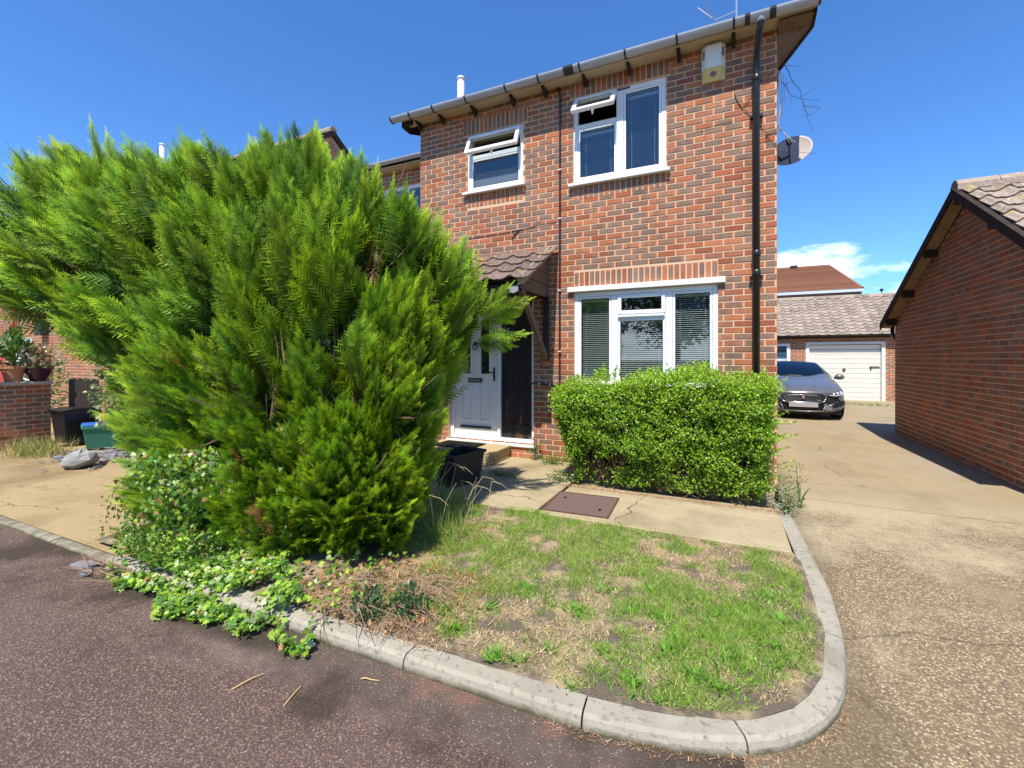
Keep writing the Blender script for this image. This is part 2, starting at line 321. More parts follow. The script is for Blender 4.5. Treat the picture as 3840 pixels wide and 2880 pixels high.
def npmesh(name, V, T, mat, col=None, parent=None, smooth=False, org=None):
    V = np.asarray(V, np.float32).reshape(-1, 3); T = np.asarray(T, np.int32).reshape(-1, 3)
    if org is not None: V = V - np.asarray(org, np.float32)
    me = bpy.data.meshes.new(name); me.vertices.add(len(V)); me.vertices.foreach_set('co', V.ravel())
    me.loops.add(len(T)*3); me.loops.foreach_set('vertex_index', T.ravel()); me.polygons.add(len(T)); me.polygons.foreach_set('loop_start', np.arange(0, len(T)*3, 3, dtype=np.int32))
    if smooth: me.polygons.foreach_set('use_smooth', np.ones(len(T), bool))
    me.update(calc_edges=True)
    if col is not None:
        C = np.ones((len(V), 4), np.float32); C[:, :3] = col; a = me.attributes.new('col', 'FLOAT_COLOR', 'POINT'); a.data.foreach_set('color', C.ravel())
    me.materials.append(MATS[mat] if isinstance(mat, str) else mat)
    return put(name, me, parent, None if org is None else tuple(org))
def frames(D, roll=None, up=None):
    """rotation matrices whose z axis is D (N,3)"""
    D = D / np.linalg.norm(D, axis=1, keepdims=True); N = len(D)
    a = rng.normal(size=(N, 3)) if up is None else np.broadcast_to(up, (N, 3)).astype(float)
    X = np.cross(a, D); X /= np.linalg.norm(X, axis=1, keepdims=True) + 1e-9; Y = np.cross(D, X)
    return np.stack([X, Y, D], axis=2)
def scatter(tv, tt, Rm, P, sc):
    """copies of template (tv, tt) -> joined verts and tris"""
    tv = np.asarray(tv, float); tt = np.asarray(tt, int); N = len(P)
    sc = np.asarray(sc, float); sc = sc[:, None, None] if sc.ndim == 1 else sc[:, None, :]
    V = np.einsum('nij,nkj->nki', Rm, tv[None]*sc) + P[:, None, :]
    T = tt[None] + (np.arange(N)*len(tv))[:, None, None]
    return V.reshape(-1, 3), T.reshape(-1, 3)
def n2(x, y, s=1., seed=0.): return mnoise.fractal(Vector((x*s, y*s, seed)), 1., 2., 4)

# ------------------------------------------------------------------ brickwork
CAMP = Vector(camo.location)
ONE = {}
def brick_verts(l, h, p=.005, back=-.006, e=.003):
    return [(0, back, 0), (l, back, 0), (l, back, h), (0, back, h), (e, p, e), (l-e, p, e), (l-e, p, h-e), (e, p, h-e)]
BF = [(4, 5, 6, 7), (0, 1, 5, 4), (1, 2, 6, 5), (2, 3, 7, 6), (3, 0, 4, 7)]
def bricks(wall, O, a, n, spans, nsingle=300, prefix='brick', soldiers=(), proud=.005):
    """O origin on mortar face, a along, n outward. spans: list of (s0, s1, z0, z1). Largest full ones become objects, the rest one part"""
    O = Vector(O); a = Vector(a); n = Vector(n); Z = Vector((0, 0, 1)); items = []
    for (s0, s1, z0, z1) in spans:
        l, h = s1-s0, z1-z0
        if l < .012 or h < .012: continue
        c = O + a*(s0+l/2) + Z*(z0+h/2); d = (c - CAMP).length
        items.append((l*h/d/d, s0, z0, l, h))
    items.sort(reverse=True)
    # matrix columns: local x -> a, local y -> n, local z -> Z
    rot = Matrix(((a.x, n.x, 0), (a.y, n.y, 0), (a.z, n.z, 1))).to_4x4()
    mb = MB(); cnt = 0; flip = a.cross(n).z < 0
    for _, s0, z0, l, h in items:
        p = proud + random.uniform(-.0015, .002)
        if cnt < nsingle:
            k = (round(l, 3), round(h, 3), flip)
            if k not in ONE:
                b = MB(); b.add(brick_verts(l, h, proud), [f if not flip else f[::-1] for f in BF])
                if l > h: b.c = [(0, 0, .0 if i in (0, 3, 4, 7) else 1.) for i in range(8)]
                else: b.c = [(0, 0, .0 if i in (0, 1, 4, 5) else 1.) for i in range(8)]
                ONE[k] = b.mesh('brick', 'brick_one', attr='bk')
            ob = bpy.data.objects.new(prefix, ONE[k]); COL.objects.link(ob)
            ob.matrix_world = Matrix.Translation(O + a*s0 + Z*z0 + n*random.uniform(-.002, .002)) @ rot
            M = ob.matrix_world.copy(); ob.parent = wall; ob.matrix_parent_inverse = Matrix.Translation(wall.location).inverted(); ob.matrix_basis = M; cnt += 1
        else:
            r = (random.random(), random.random()); vs = [O + a*(s0+x) + n*y + Z*(z0+z) for x, y, z in brick_verts(l, h, p)]
            o = len(mb.v); mb.add(vs, [f if not flip else f[::-1] for f in BF])
            for i in range(8): mb.c[o+i] = (r[0], r[1], (.0 if i in (0, 3, 4, 7) else 1.) if l > h else (.0 if i in (0, 1, 4, 5) else 1.))
    if mb.v:
        o = mb.build('brickwork', 'brick_many', wall, attr='bk'); o['kind'] = 'stuff'
def courses(s0, s1, z0, z1, holes, pitch=.215, rise=.075, j=.0125, top=None):
    out = []; row = 0; z = z0
    while z < z1 - .02:
        zt = min(z + rise - j, z1); s = s0 - (pitch/2 if row % 2 else 0)
        while s < s1 - .005:
            a0, a1 = max(s, s0), min(s + pitch - j, s1)
            segs = [(a0, a1)]
            for (h0, h1, g0, g1) in holes:
                if g0 < (z+zt)/2 < g1:
                    ns = []
                    for (q0, q1) in segs:
                        if h1 <= q0 or h0 >= q1: ns.append((q0, q1)); continue
                        if h0 > q0: ns.append((q0, h0))
                        if h1 < q1: ns.append((h1, q1))
                    segs = ns
            if top:
                segs = [(max(q0, top((z+zt)/2)[0]), min(q1, top((z+zt)/2)[1])) for q0, q1 in segs]
            out += [(q0, q1, z, zt) for q0, q1 in segs if q1 - q0 > .02]
            s += pitch
        z += rise; row += 1
    return out
def soldier(s0, s1, z0, z1, pitch=.0725, j=.013):
    n = max(1, round((s1-s0)/pitch)); p = (s1-s0)/n
    return [(s0 + i*p + j/2, s0 + (i+1)*p - j/2, z0, z1) for i in range(n)]
def slab_with_holes(mb, s0, s1, z0, z1, holes, fn):
    """fn(s, t, z) -> point ; t = 0 outer face, 1 inner face"""
    xs = sorted({s0, s1, *[h[0] for h in holes], *[h[1] for h in holes]}); zs = sorted({z0, z1, *[h[2] for h in holes], *[h[3] for h in holes]})
    def solid(i, k):
        if not (0 <= i < len(xs)-1 and 0 <= k < len(zs)-1): return False
        cx, cz = (xs[i]+xs[i+1])/2, (zs[k]+zs[k+1])/2
        return not any(h[0] < cx < h[1] and h[2] < cz < h[3] for h in holes)
    for i in range(len(xs)-1):
        for k in range(len(zs)-1):
            if not solid(i, k): continue
            a, b, c, d = xs[i], xs[i+1], zs[k], zs[k+1]
            for t in (0, 1): mb.add([fn(a, t, c), fn(b, t, c), fn(b, t, d), fn(a, t, d)], [(0, 1, 2, 3) if t == 0 else (3, 2, 1, 0)])
            for (ii, kk, e) in ((i-1, k, ((a, c), (a, d))), (i+1, k, ((b, c), (b, d))), (i, k-1, ((a, c), (b, c))), (i, k+1, ((a, d), (b, d)))):
                if not solid(ii, kk):
                    (p, q), (r_, s_) = e; mb.add([fn(p, 0, q), fn(r_, 0, s_), fn(r_, 1, s_), fn(p, 1, q)], [(0, 1, 2, 3)])

# ------------------------------------------------------------------ ground
def drive_z(x, y):
    f = min(1, max(0, (-y - .8)/3.0)); f = f*f*(3-2*f); return -.012 - .096*f - .02*min(1, max(0, (x-5.2)/2))*(1-f)
g = MB(); g.add([(-400, -400, -.165), (400, -400, -.165), (400, 400, -.165), (-400, 400, -.165)], [(0, 1, 2, 3)])
tag(g.build('ground', GRND), kind='structure')
g = MB(); g.grid(lambda u, v: (-45+100*u, -13+9.05*v, -.115), 20, 4)
tag(g.build('road', 'road'), kind='structure')
g = MB(); g.grid(lambda u, v: (4.94+25*u*u, -4.25+22*v, drive_z(4.94+25*u*u, -4.25+22*v)), 30, 80)
g.grid(lambda u, v: (4.50+.44*u, -4.25+1.9*v, drive_z(4.50+.44*u, -4.25+1.9*v)), 6, 20)
tag(g.build('driveway', 'drive', smooth=True), kind='structure')
# neighbour's drive on the left
g = MB(); g.grid(lambda u, v: (-14+14.3*u, -4.10+2.0*v, -.09+.023*v), 8, 6); g.grid(lambda u, v: (-14+13.83*u, -2.10+3.2*v, -.067+.037*v), 8, 6)
tag(g.build('driveway_concrete', 'left_drive', smooth=True), kind='structure')
# garden bed and lawn (soil)
# path slabs: cast concrete bays with joints
pth = MB()
for (x0, x1, y0, y1) in ((2.86, 4.875, -2.05, -1.0), (-.15, 1.60, -2.05, -.0), (1.615, 2.82, -2.05, -1.04), (1.615, 2.82, -1.025, .0)):
    pth.box(x0, x1, y0, y1, -.15, .0 - random.uniform(0, .004), ch=.006)
pth.box(2.83, 4.875, -.985, -.005, -.15, -.03)
tag(pth.build('footpath', 'path_concrete'), kind='structure')
# kerb: straight run, corner arc, run along the drive
kb = empty('kerb', (3.4, -4.1, -.115)); tag(kb, kind='structure')
def kerb_line():
    P = [(-14 + .3*i, -4.19) for i in range(53)]; P = [p for p in P if p[0] < 1.95] + [(2.1, -4.175), (3.0, -4.16), (3.6, -4.145), (3.9, -4.135), (4.1, -4.112), (4.25, -4.08), (4.4, -4.032), (4.52, -3.98), (4.63, -3.91), (4.735, -3.815), (4.815, -3.71), (4.875, -3.60), (4.925, -3.47), (4.96, -3.32), (4.99, -3.15)]
    P += [(5.015, -2.95), (5.04, -2.5), (5.02, -2.0), (4.995, -1.3), (4.965, -.75)]; return P
def ker_z(x, y):
    if x < 1.2: return -.098 + .05*max(0, min(1, (x-.1)/1.1))
    f = min(1, max(0, (-y-1.2)/2.4)); return -.004 - .046*f
KL = [Vector((x, y, 0)) for x, y in kerb_line()]
cum = [0]
for i in range(1, len(KL)): cum.append(cum[-1] + (KL[i]-KL[i-1]).length)
def kat(s):
    s = max(0, min(s, cum[-1]-1e-6)); i = max(k for k in range(len(cum)-1) if cum[k] <= s); t = (s-cum[i])/(cum[i+1]-cum[i])
    p = KL[i].lerp(KL[i+1], t); q = (kat_p(s+.05) - kat_p(s-.05)).normalized(); return p, Vector((-q.y, q.x, 0))   # inward normal
def kat_p(s):
    s = max(0, min(s, cum[-1]-1e-6)); i = max(k for k in range(len(cum)-1) if cum[k] <= s); t = (s-cum[i])/(cum[i+1]-cum[i]); return KL[i].lerp(KL[i+1], t)
def s_of(x, y): return min((((kat_p(k*.02)-Vector((x, y, 0))).length, k*.02) for k in range(int(cum[-1]/.02))))[1]
js = [s_of(3.0, -4.17), s_of(3.9, -4.16), s_of(4.53, -4.0), s_of(5.02, -3.05), s_of(5.015, -1.95), s_of(5.0, -1.35), cum[-1]]
s = js[0]; pre = []
while s > 11.5: s -= .915; pre.append(s)
while s > 1: s -= .46; pre.append(s)
js = sorted(pre) + js
for a_, b_ in zip(js[:-1], js[1:]):
    mb = MB(); n = max(4, int((b_-a_)/.04)); dz = random.uniform(-.003, .003)
    for i in range(n+1):
        ss = a_ + .004 + (b_-a_-.008)*i/n; p, nn = kat(ss); zt = ker_z(p.x, p.y) + dz; low = zt - .10 if p.x < 4.9 else min(zt-.02, drive_z(p.x+.1, p.y)-.03)
        low = -.16
        prof = [(-.0, low), (.006, zt-.034), (.014, zt-.012), (.032, zt), (.122, zt-.001), (.125, zt-.006), (.125, low)]
        mb.v += [tuple(p + nn*o + Vector((0, 0, z))) for o, z in prof]
    mb.c = [(0, 0, 0)]*len(mb.v); m7 = 7
    mb.f = [(i*m7+k, (i+1)*m7+k, (i+1)*m7+k+1, i*m7+k+1) for i in range(n) for k in range(m7-1)] + [tuple(range(m7)), tuple(range(n*m7, n*m7+m7))[::-1]]
    mb.build('kerbstone', 'kerb', kb, smooth=False)

def lawn_z(x, y):
    f = min(1, max(0, (-y-2.1)/2.0)); return -.020 - .036*f + .012*n2(x, y, 2.2, 3)
KIN = [(lambda pn: (pn[0] + pn[1]*.118))(kat(s_)) for s_ in np.arange(s_of(2.0, -4.17), s_of(5.03, -2.3), .02)]
def y_front(x):
    c_ = [p.y for p in KIN if abs(p.x-x) < .03 and p.y < -2.6]
    return min(c_) if c_ else (-4.06 if x < 3 else -2.6)
YF = [y_front(-.2 + 5.115*i/70) for i in range(71)]
def yfl(x):
    t = max(0, min(69.999, (x+.2)/5.115*70)); i = int(t); return YF[i]*(1-t+i) + YF[i+1]*(t-i)
def in_corner(x, y): return y < yfl(min(x, 4.88)) + .01
g = MB(); g.grid(lambda u, v: (-.2+5.115*u, YF[round(u*70)]*(1-v) - 2.03*v, lawn_z(-.2+5.115*u, YF[round(u*70)]*(1-v) - 2.03*v)), 70, 40)
tag(g.build('lawn', 'soil', smooth=True), kind='structure')

# ------------------------------------------------------------------ the house
EV = 5.17; HW = 4.952; HD = 7.0
hs_ = empty('brick_house', (2.48, 3.5, 0))
tag(hs_, 'two-storey red brick end house with white windows, grey gutter and tiled porch', 'house', 'houses of the terrace')
W1 = (.87, 1.80, 3.92, 4.80); W2 = (2.545, 3.755, 3.79, 4.96); W3 = (2.56, 4.345, 1.03, 2.315); DR = (.53, 1.965, .19, 2.315)
HOLES = [W1, W2, W3, DR]
wl_ = MB(); slab_with_holes(wl_, 0, HW, -.15, EV+.02, HOLES, lambda s, t, z: (s, 0 + t*.26, z))
for (a0, a1, b0, b1) in ((0, .26, .26, HD), (HW-.26, HW, .26, HD), (.26, HW-.26, HD-.26, HD)): wl_.box(a0, a1, b0, b1, -.15, EV)
wl_.add([(HW-.26, .26, EV), (HW-.26, HD, EV), (HW-.26, HD/2, EV+1.55)], [(0, 1, 2)]).add([(HW, .0, EV), (HW, HD, EV), (HW, HD/2, EV+1.6)], [(0, 1, 2)]).add([(0, 0, EV), (0, HD, EV), (0, HD/2, EV+1.6)], [(2, 1, 0)])
wall = wl_.build('wall', 'mortar', hs_)
bh = HOLES + [(.80, 1.87, 4.80, 5.04), (.87, 1.80, 3.70, 3.92), (2.50, 3.80, 4.96, 5.165), (2.545, 3.755, 3.56, 3.79), (2.56, 4.345, 2.315, 2.60), (2.479, 4.424, 2.315, 2.392)]
sp = courses(.002, HW, .0, EV, bh)
sol = soldier(.80, 1.87, 4.812, 5.03) + soldier(.87, 1.80, 3.71, 3.895) + soldier(2.50, 3.80, 4.972, 5.16) + soldier(2.545, 3.755, 3.57, 3.765) + soldier(2.56, 4.345, 2.40, 2.59)
bricks(wall, (0, 0, 0), (1, 0, 0), (0, -1, 0), sp + sol, 300)
# bricks on the side wall by the drive
bricks(wall, (HW, 0, 0), (0, 1, 0), (1, 0, 0), courses(.0, HD, .0, EV, []), 0)
# inside: upper floor, dim back walls
rm = MB(); rm.box(.27, HW-.27, .27, HD-.27, 2.55, 2.75).box(.27, HW-.27, 2.2, 2.3, .0, 2.54).box(.27, HW-.27, 2.2, 2.3, 2.76, EV).box(.27, HW-.27, .27, HD-.27, -.1, .0).box(2.15, 2.22, .27, 2.19, .01, 2.54).box(2.15, 2.22, .27, 2.19, 2.76, EV)
rm.build('room_walls', ROOMD, hs_)
# roof
rf = MB(); tp = math.tan(R(23)); ry = HD/2; rz = EV + .05 + (ry+.22)*tp
for sg in (0, 1):
    f = lambda y: y if not sg else HD - y
    rf.add([(-.22, f(-.23), EV+.018), (HW+.36, f(-.23), EV+.018), (HW+.36, f(ry), rz-.06), (-.22, f(ry), rz-.06), (-.22, f(-.23), EV+.05), (HW+.36, f(-.23), EV+.05), (HW+.36, f(ry), rz), (-.22, f(ry), rz)],
           [(0, 1, 2, 3), (7, 6, 5, 4), (0, 4, 5, 1), (0, 3, 7, 4), (1, 5, 6, 2)])
roof = rf.build('roof', 'roof_tile', hs_, attr='bk')
rr = MB()
for i in range(13): rr.lathe([(.0, .0), (.11, .0), (.12, .40), (.0, .40)], n=10, M=Matrix.Translation((-.2+i*.425, ry, rz-.02)) @ Matrix.Rotation(R(90), 4, 'Y'))
rr.build('ridge_tile', 'roof_tile', roof, attr='bk')['kind'] = 'stuff'
# soffit boards, fascia, rafter feet
sf = MB(); sf.box(-.19, HW+.33, -.205, -.003, EV-.012, EV+.012); sf.build('soffit', SOFF, hs_)
fs_ = MB(); fs_.box(-.21, HW+.345, -.218, -.206, EV-.015, EV+.014); fs_.build('fascia', 'soffit_wood', hs_)
eb = MB(); eb.prism([(-.215, -.20, EV-.09), (-.215, -.005, EV-.11), (-.215, .30, EV-.0), (-.215, .30, EV+.14), (-.215, -.20, EV+.04)], (.022, 0, 0)); eb.box(-.19, -.002, -.20, -.18, EV-.085, EV-.013); eb.build('bargeboard', 'dark_wood', hs_)
eb = MB(); eb.prism([(HW+.335, -.20, EV-.045), (HW+.335, .02, EV-.085), (HW+.335, ry, rz-.20), (HW+.335, ry, rz-.02), (HW+.335, -.20, EV+.04)], (.024, 0, 0)); eb.build('bargeboard', 'dark_wood', hs_)
eb = MB(); eb.prism([(HW+.008, -.19, EV-.045), (HW+.008, .015, EV-.07), (HW+.33, .015, EV-.07), (HW+.33, -.19, EV-.045)], (0, 0, .012)); eb.prism([(HW+.008, .016, EV-.07), (HW+.008, ry, rz-.15), (HW+.33, ry, rz-.15), (HW+.33, .016, EV-.07)], (0, 0, .012)); eb.build('verge_soffit', 'brace_wood', hs_)
# gutter: half round channel with unions, brackets and outlet
def halfpipe(x0, x1, y, z, r, n=10, M=None):
    m = MB(); pr = [(r*math.cos(R(180+180*k/n)), r*math.sin(R(180+180*k/n))) for k in range(n+1)] + [((r-.005)*math.cos(R(360-180*k/n)), (r-.005)*math.sin(R(360-180*k/n))) for k in range(n+1)]
    k = len(pr); m.add([(x, y+a, z+b) for x in (x0, x1) for a, b in pr], [(i, (i+1) % k, k+(i+1) % k, k+i) for i in range(k)] + [tuple(range(k))[::-1], tuple(range(k, 2*k))]); return m
GY, GZ = -.288, EV+.028
gut = halfpipe(-.33, HW+.36, GY, GZ, .068).build('gutter', GUT, hs_, smooth=False)
for x in (-.335, HW+.355): 
    m = halfpipe(x, x+.02, GY, GZ, .074); m.prism([(x+.004, GY+.07*math.cos(R(180+18*k)), GZ+.07*math.sin(R(180+18*k))) for k in range(11)], (.008, 0, 0)); m.build('end_cap', BLKP, gut)
for x, wd in ((2.52, .13), (4.62, .05), (4.86, .06)): halfpipe(x, x+wd, GY, GZ, .075).build('union', DGREY, gut)
for x in (.02, .45, 1.02, 1.66, 2.15, 2.72, 3.3, 3.9, 4.5):
    m = halfpipe(x, x+.022, GY, GZ-.001, .073); m.box(x+.001, x+.021, GY+.055, -.219, GZ-.05, GZ-.01); m.build('gutter_bracket', BLKP, gut)
    m = MB(); m.prism([(x-.012, -.17, EV-.014), (x-.012, -.008, EV-.014), (x-.012, -.008, EV-.10), (x-.012, -.04, EV-.105), (x-.012, -.12, EV-.045)], (.042, 0, 0)); m.build('rafter_foot', 'dark_wood', hs_)
# downpipe with offset under the gutter
dp = MB(); PX = 4.745; dp.tube([(PX+.03, GY, GZ-.04), (PX+.03, GY, EV-.07), (PX+.02, GY+.02, EV-.12), (PX, -.10, EV-.33), (PX, -.075, EV-.40), (PX, -.075, .02)], .0355, 14)
down = dp.build('downpipe', BLKP, hs_, smooth=True)
c = MB(); c.lathe([(.0, .02), (.046, .02), (.050, 0), (.050, -.07), (.040, -.08)], (PX+.03, GY, EV+.015), 14); c.build('outlet', GUT, down, smooth=True)
for z in (4.62, 2.62, 2.40): 
    c = MB(); c.lathe([(.036, -.035), (.043, -.03), (.043, .03), (.036, .035)], (PX, -.075, z), 14); c.build('collar', BLKP, down, smooth=True)
for z in (4.2, 2.36, .9): 
    c = MB(); c.box(PX-.065, PX+.065, -.07, -.006, z-.012, z+.012); c.build('pipe_clip', BLKP, down)
# thin service pipe running down the wall, then along to the door
sv = MB(); sv.tube([(2.31, -.02, 5.14), (2.34, -.03, 5.155), (2.365, -.03, 5.13), (2.365, -.022, 4.9), (2.36, -.022, 1.09), (2.355, -.022, 1.055), (2.33, -.022, 1.045), (1.90, -.03, 1.075)], .0125, 8)
svp = sv.build('service_pipe', BLKP, hs_, smooth=True)
for x, z in ((2.362, 4.02), (2.362, 3.35), (2.36, 2.36), (2.36, 1.52), (2.22, 1.058), (2.06, 1.065)):
    c = MB(); 
    if x > 2.3: c.box(x-.02, x+.02, -.037, -.004, z-.010, z+.010)
    else: c.box(x-.010, x+.010, -.04, -.004, z-.022, z+.024)
    c.build('pipe_clip', CAB, svp)

# windows --------------------------------------------------------------
def bar(mb, x0, x1, z0, z1, y0, y1): mb.box(x0, x1, y0, y1, z0, z1)
def frame_rect(x0, x1, z0, z1, wd, y0, y1, mat='upvc', name='frame', parent=None, M=None):
    m = MB(); 
    for q in ((x0, x0+wd, z0, z1), (x1-wd, x1, z0, z1), (x0+wd, x1-wd, z0, z0+wd), (x0+wd, x1-wd, z1-wd, z1)): m.box(q[0], q[1], y0, y1, q[2], q[3], M=M)
    o = m.build(name, mat, parent); bevel(o, .005, 2); return o
def pane(x0, x1, z0, z1, y, parent, mat='glass', M=None):
    m = MB(); m.box(x0, x1, y, y+.004, z0, z1, M=M); return m.build('pane', mat, parent)
def gasket(x0, x1, z0, z1, y, parent, M=None): return frame_rect(x0, x1, z0, z1, .006, y-.004, y+.002, IRON, 'gasket', parent, M)
def blind(x0, x1, z0, z1, y, parent, tilt=25, pitch=.021):
    m = MB(); z = z0
    while z < z1:
        m.box(x0, x1, -.0115, .0115, -.0007, .0007, M=Matrix.Translation((0, y, z)) @ Matrix.Rotation(R(tilt), 4, 'X')); z += pitch
    for x in (x0+.06, x1-.06): m.box(x-.0015, x+.0015, y-.014, y-.0125, z0, z1)
    m.box(x0, x1, y-.02, y+.02, z1, z1+.03); return m.build('blind', CREAM, parent)
def sill(x0, x1, z, parent, d=.075):
    m = MB(); m.prism([(x0, .05, z+.028), (x0, -d, z+.012), (x0, -d, z-.022), (x0, -d+.02, z-.024), (x0, .05, z-.02)], (x1-x0, 0, 0)); o = m.build('sill', 'upvc', parent); bevel(o, .004, 2); return o
FY = .022       # frame face set a little behind the brick face
def window(x0, x1, z0, z1):
    return frame_rect(x0, x1, z0, z1, .06, FY, FY+.065, 'upvc', 'window', hs_)
# upper left window: open top vent over a frosted pane
w1 = window(*W1); x0, x1, z0, z1 = W1; zt = 4.46
m = MB(); m.box(x0+.06, x1-.06, FY+.001, FY+.064, zt-.03, zt+.03); bevel(m.build('transom', 'upvc', w1), .005, 2)
frame_rect(x0+.062, x1-.062, z0+.062, zt-.031, .028, FY+.006, FY+.05, 'upvc', 'bead', w1); gasket(x0+.09, x1-.09, z0+.09, zt-.06, FY+.012, w1)
pane(x0+.09, x1-.09, z0+.30, zt-.06, FY+.02, w1); m = MB(); m.box(x0+.09, x1-.09, FY+.022, FY+.028, z0+.09, z0+.30); m.build('frosted_pane', 'frosted', w1)
def opened(x0, x1, zh, drop, ang, parent):
    M = Matrix.Translation((0, FY-.004, zh)) @ Matrix.Rotation(R(-ang), 4, 'X')
    s_ = frame_rect(x0, x1, -drop, 0, .055, -.05, .0, 'upvc', 'sash', parent, M); pane(x0+.05, x1-.05, -drop+.05, -.05, -.022, s_, M=M); gasket(x0+.055, x1-.055, -drop+.055, -.055, -.03, s_, M)
    h = MB(); h.box((x0+x1)/2-.012, (x0+x1)/2+.012, .0, .03, -drop+.02, -drop+.045, M=M).box((x0+x1)/2-.008, (x0+x1)/2+.008, .0, .045, -drop-.03, -drop+.03, M=M); h.build('handle', 'upvc', s_)
opened(x0+.035, x1-.035, z1-.045, .33, 24, w1)
m = MB(); m.box(x0+.25, x1-.25, FY-.012, FY, z1-.035, z1-.018); m.build('trickle_vent', DGREY, w1)
sill(x0-.05, x1+.05, z0-.005, w1)
for x in (x0+.13, x0+.20): 
    m = MB(); m.lathe([(.0, .11), (.016, .11), (.018, .09), (.026, .08), (.026, 0), (.0, 0)], (x, .18, z0+.07), 10); m.build('bottle', S('bottle_white', (.7, .7, .68), .4), w1)
m = MB(); m.box(x0, x1, .12, .26, z0+.03, z0+.068); m.build('inner_ledge', 'upvc', w1)
# upper right window: fixed light, opener over a fixed pane
w2 = window(*W2); x0, x1, z0, z1 = W2; xm = 3.175; zt = 4.565
m = MB(); m.box(xm-.045, xm+.045, FY+.001, FY+.064, z0+.06, z1-.06).box(x0+.06, xm-.046, FY+.001, FY+.064, zt-.03, zt+.03); bevel(m.build('mullion', 'upvc', w2), .005, 2)
for (a, b, c_, d) in ((x0+.062, xm-.047, z0+.062, zt-.031), (xm+.047, x1-.062, z0+.062, z1-.062)):
    frame_rect(a, b, c_, d, .03, FY+.006, FY+.05, 'upvc', 'bead', w2); gasket(a+.03, b-.03, c_+.03, d-.03, FY+.012, w2); pane(a+.03, b-.03, c_+.03, d-.03, FY+.02, w2)
    blind(a+.03, b-.03, c_+.04, d-.07, FY+.10, w2, 22, .025)
opened(x0+.035, xm-.03, z1-.045, .34, 38, w2)
m = MB(); m.box(x0+.55, x1-.45, FY-.012, FY, z1-.032, z1-.016); m.build('trickle_vent', DGREY, w2)
sill(x0-.05, x1+.05, z0-.02, w2)
# ground floor window
w3 = window(*W3); x0, x1, z0, z1 = W3; xa, xb = 3.105, 3.785
m = MB(); m.box(xa-.042, xa+.042, FY+.001, FY+.064, z0+.06, z1-.06).box(xb-.042, xb+.042, FY+.001, FY+.064, z0+.06, z1-.06).box(xa+.043, xb-.043, FY+.001, FY+.064, 1.94, 2.0); bevel(m.build('mullion', 'upvc', w3), .005, 2)
for (a, b, c_, d) in ((x0+.062, xa-.044, z0+.062, z1-.062), (xb+.044, x1-.062, z0+.062, z1-.062), (xa+.044, xb-.044, z0+.062, 1.938)):
    frame_rect(a, b, c_, d, .03, FY+.004, FY+.05, 'upvc', 'bead', w3); gasket(a+.03, b-.03, c_+.03, d-.03, FY+.012, w3); pane(a+.03, b-.03, c_+.03, d-.03, FY+.02, w3); blind(a+.02, b-.02, c_+.03, d-.06, FY+.10, w3, 24, .026)
frame_rect(xa+.044, xb-.044, 2.002, z1-.062, .045, FY-.012, FY+.04, 'upvc', 'sash', w3); gasket(xa+.089, xb-.089, 2.047, z1-.107, FY+.006, w3); pane(xa+.089, xb-.089, 2.047, z1-.107, FY+.014, w3)
m = MB(); m.box(xa+.05, xb-.05, FY-.03, FY, 1.965, 1.985); m.build('drip_bar', 'upvc', w3)
m = MB(); m.box(xa+.12, xb-.16, FY-.014, FY, z1-.05, z1-.03); m.build('trickle_vent', 'upvc', w3)
m = MB(); m.box(2.479, 4.424, -.055, -.004, 2.322, 2.388); bevel(m.build('head_board', 'upvc', w3), .004, 2)
sill(x0-.05, x1+.05, z0-.005, w3)

# front door set and black timber side panel ---------------------------------
DY = .085
ds = frame_rect(DR[0], DR[1], DR[2], DR[3], .06, DY-.02, DY+.06, 'upvc', 'door_frame', hs_)
m = MB(); m.box(1.352, 1.40, DY-.02, DY+.06, DR[2]+.061, DR[3]-.061); bevel(m.build('door_post', 'upvc', ds), .004, 2)
dx0, dx1, dz0, dz1 = .595, 1.348, .255, 2.25
door = empty('front_door', (dx0, DY, dz0)); door.parent = hs_; door.matrix_parent_inverse = Matrix.Translation(hs_.location).inverted()
m = MB(); PN = [(.715, .89, 1.18, 2.02), (1.045, 1.215, 1.18, 2.02), (.715, .90, .48, 1.0), (1.03, 1.215, .48, 1.0)]
slab_with_holes(m, dx0, dx1, dz0, dz1, PN, lambda s, t, z: (s, DY+.004+t*.045, z)); m.build('door_leaf', S('grey_white_door', (.76, .73, .67), .35, .4, .05, 5), door)
for i, (a, b, c_, d) in enumerate(PN):
    fr_ = frame_rect(a-.012, b+.012, c_-.012, d+.012, .022, DY-.006, DY+.02, MATS['upvc'], 'moulding', door)
    if i < 2: gm = MB(); gm.box(a, b, DY+.022, DY+.028, c_, d); gm.build('door_glass', 'glass', door); gm = MB(); gm.box(a, b, DY+.044, DY+.05, c_, d); gm.build('hall_shade', S('hall_dark', (.02, .02, .022), .3), door)  # near-black sheet behind the panes, unlit hall put into its colour
    else:
        gm = MB(); gm.box(a, b, DY+.012, DY+.03, c_, d).prism([(a+.02, DY+.012, c_+.02), (b-.02, DY+.012, c_+.02), (b-.02, DY+.012, d-.02), (a+.02, DY+.012, d-.02)], (0, -.01, 0)); bevel(gm.build('door_panel', S('grey_white_door', (0, 0, 0)), door), .006, 2)
m = MB(); m.box(.70, 1.235, DY-.012, DY+.004, .36, .395); m.build('weather_bar', DGREY, door)
m = MB(); m.box(.835, 1.08, DY-.012, DY+.003, 1.055, 1.125); lp = bevel(m.build('letter_plate', IRON, door), .004, 2); m = MB(); m.box(.85, 1.065, DY-.018, DY-.0125, 1.07, 1.11); m.build('letter_flap', S('bronze_flap', (.20, .16, .14), .4, .5, metal=.5), door)
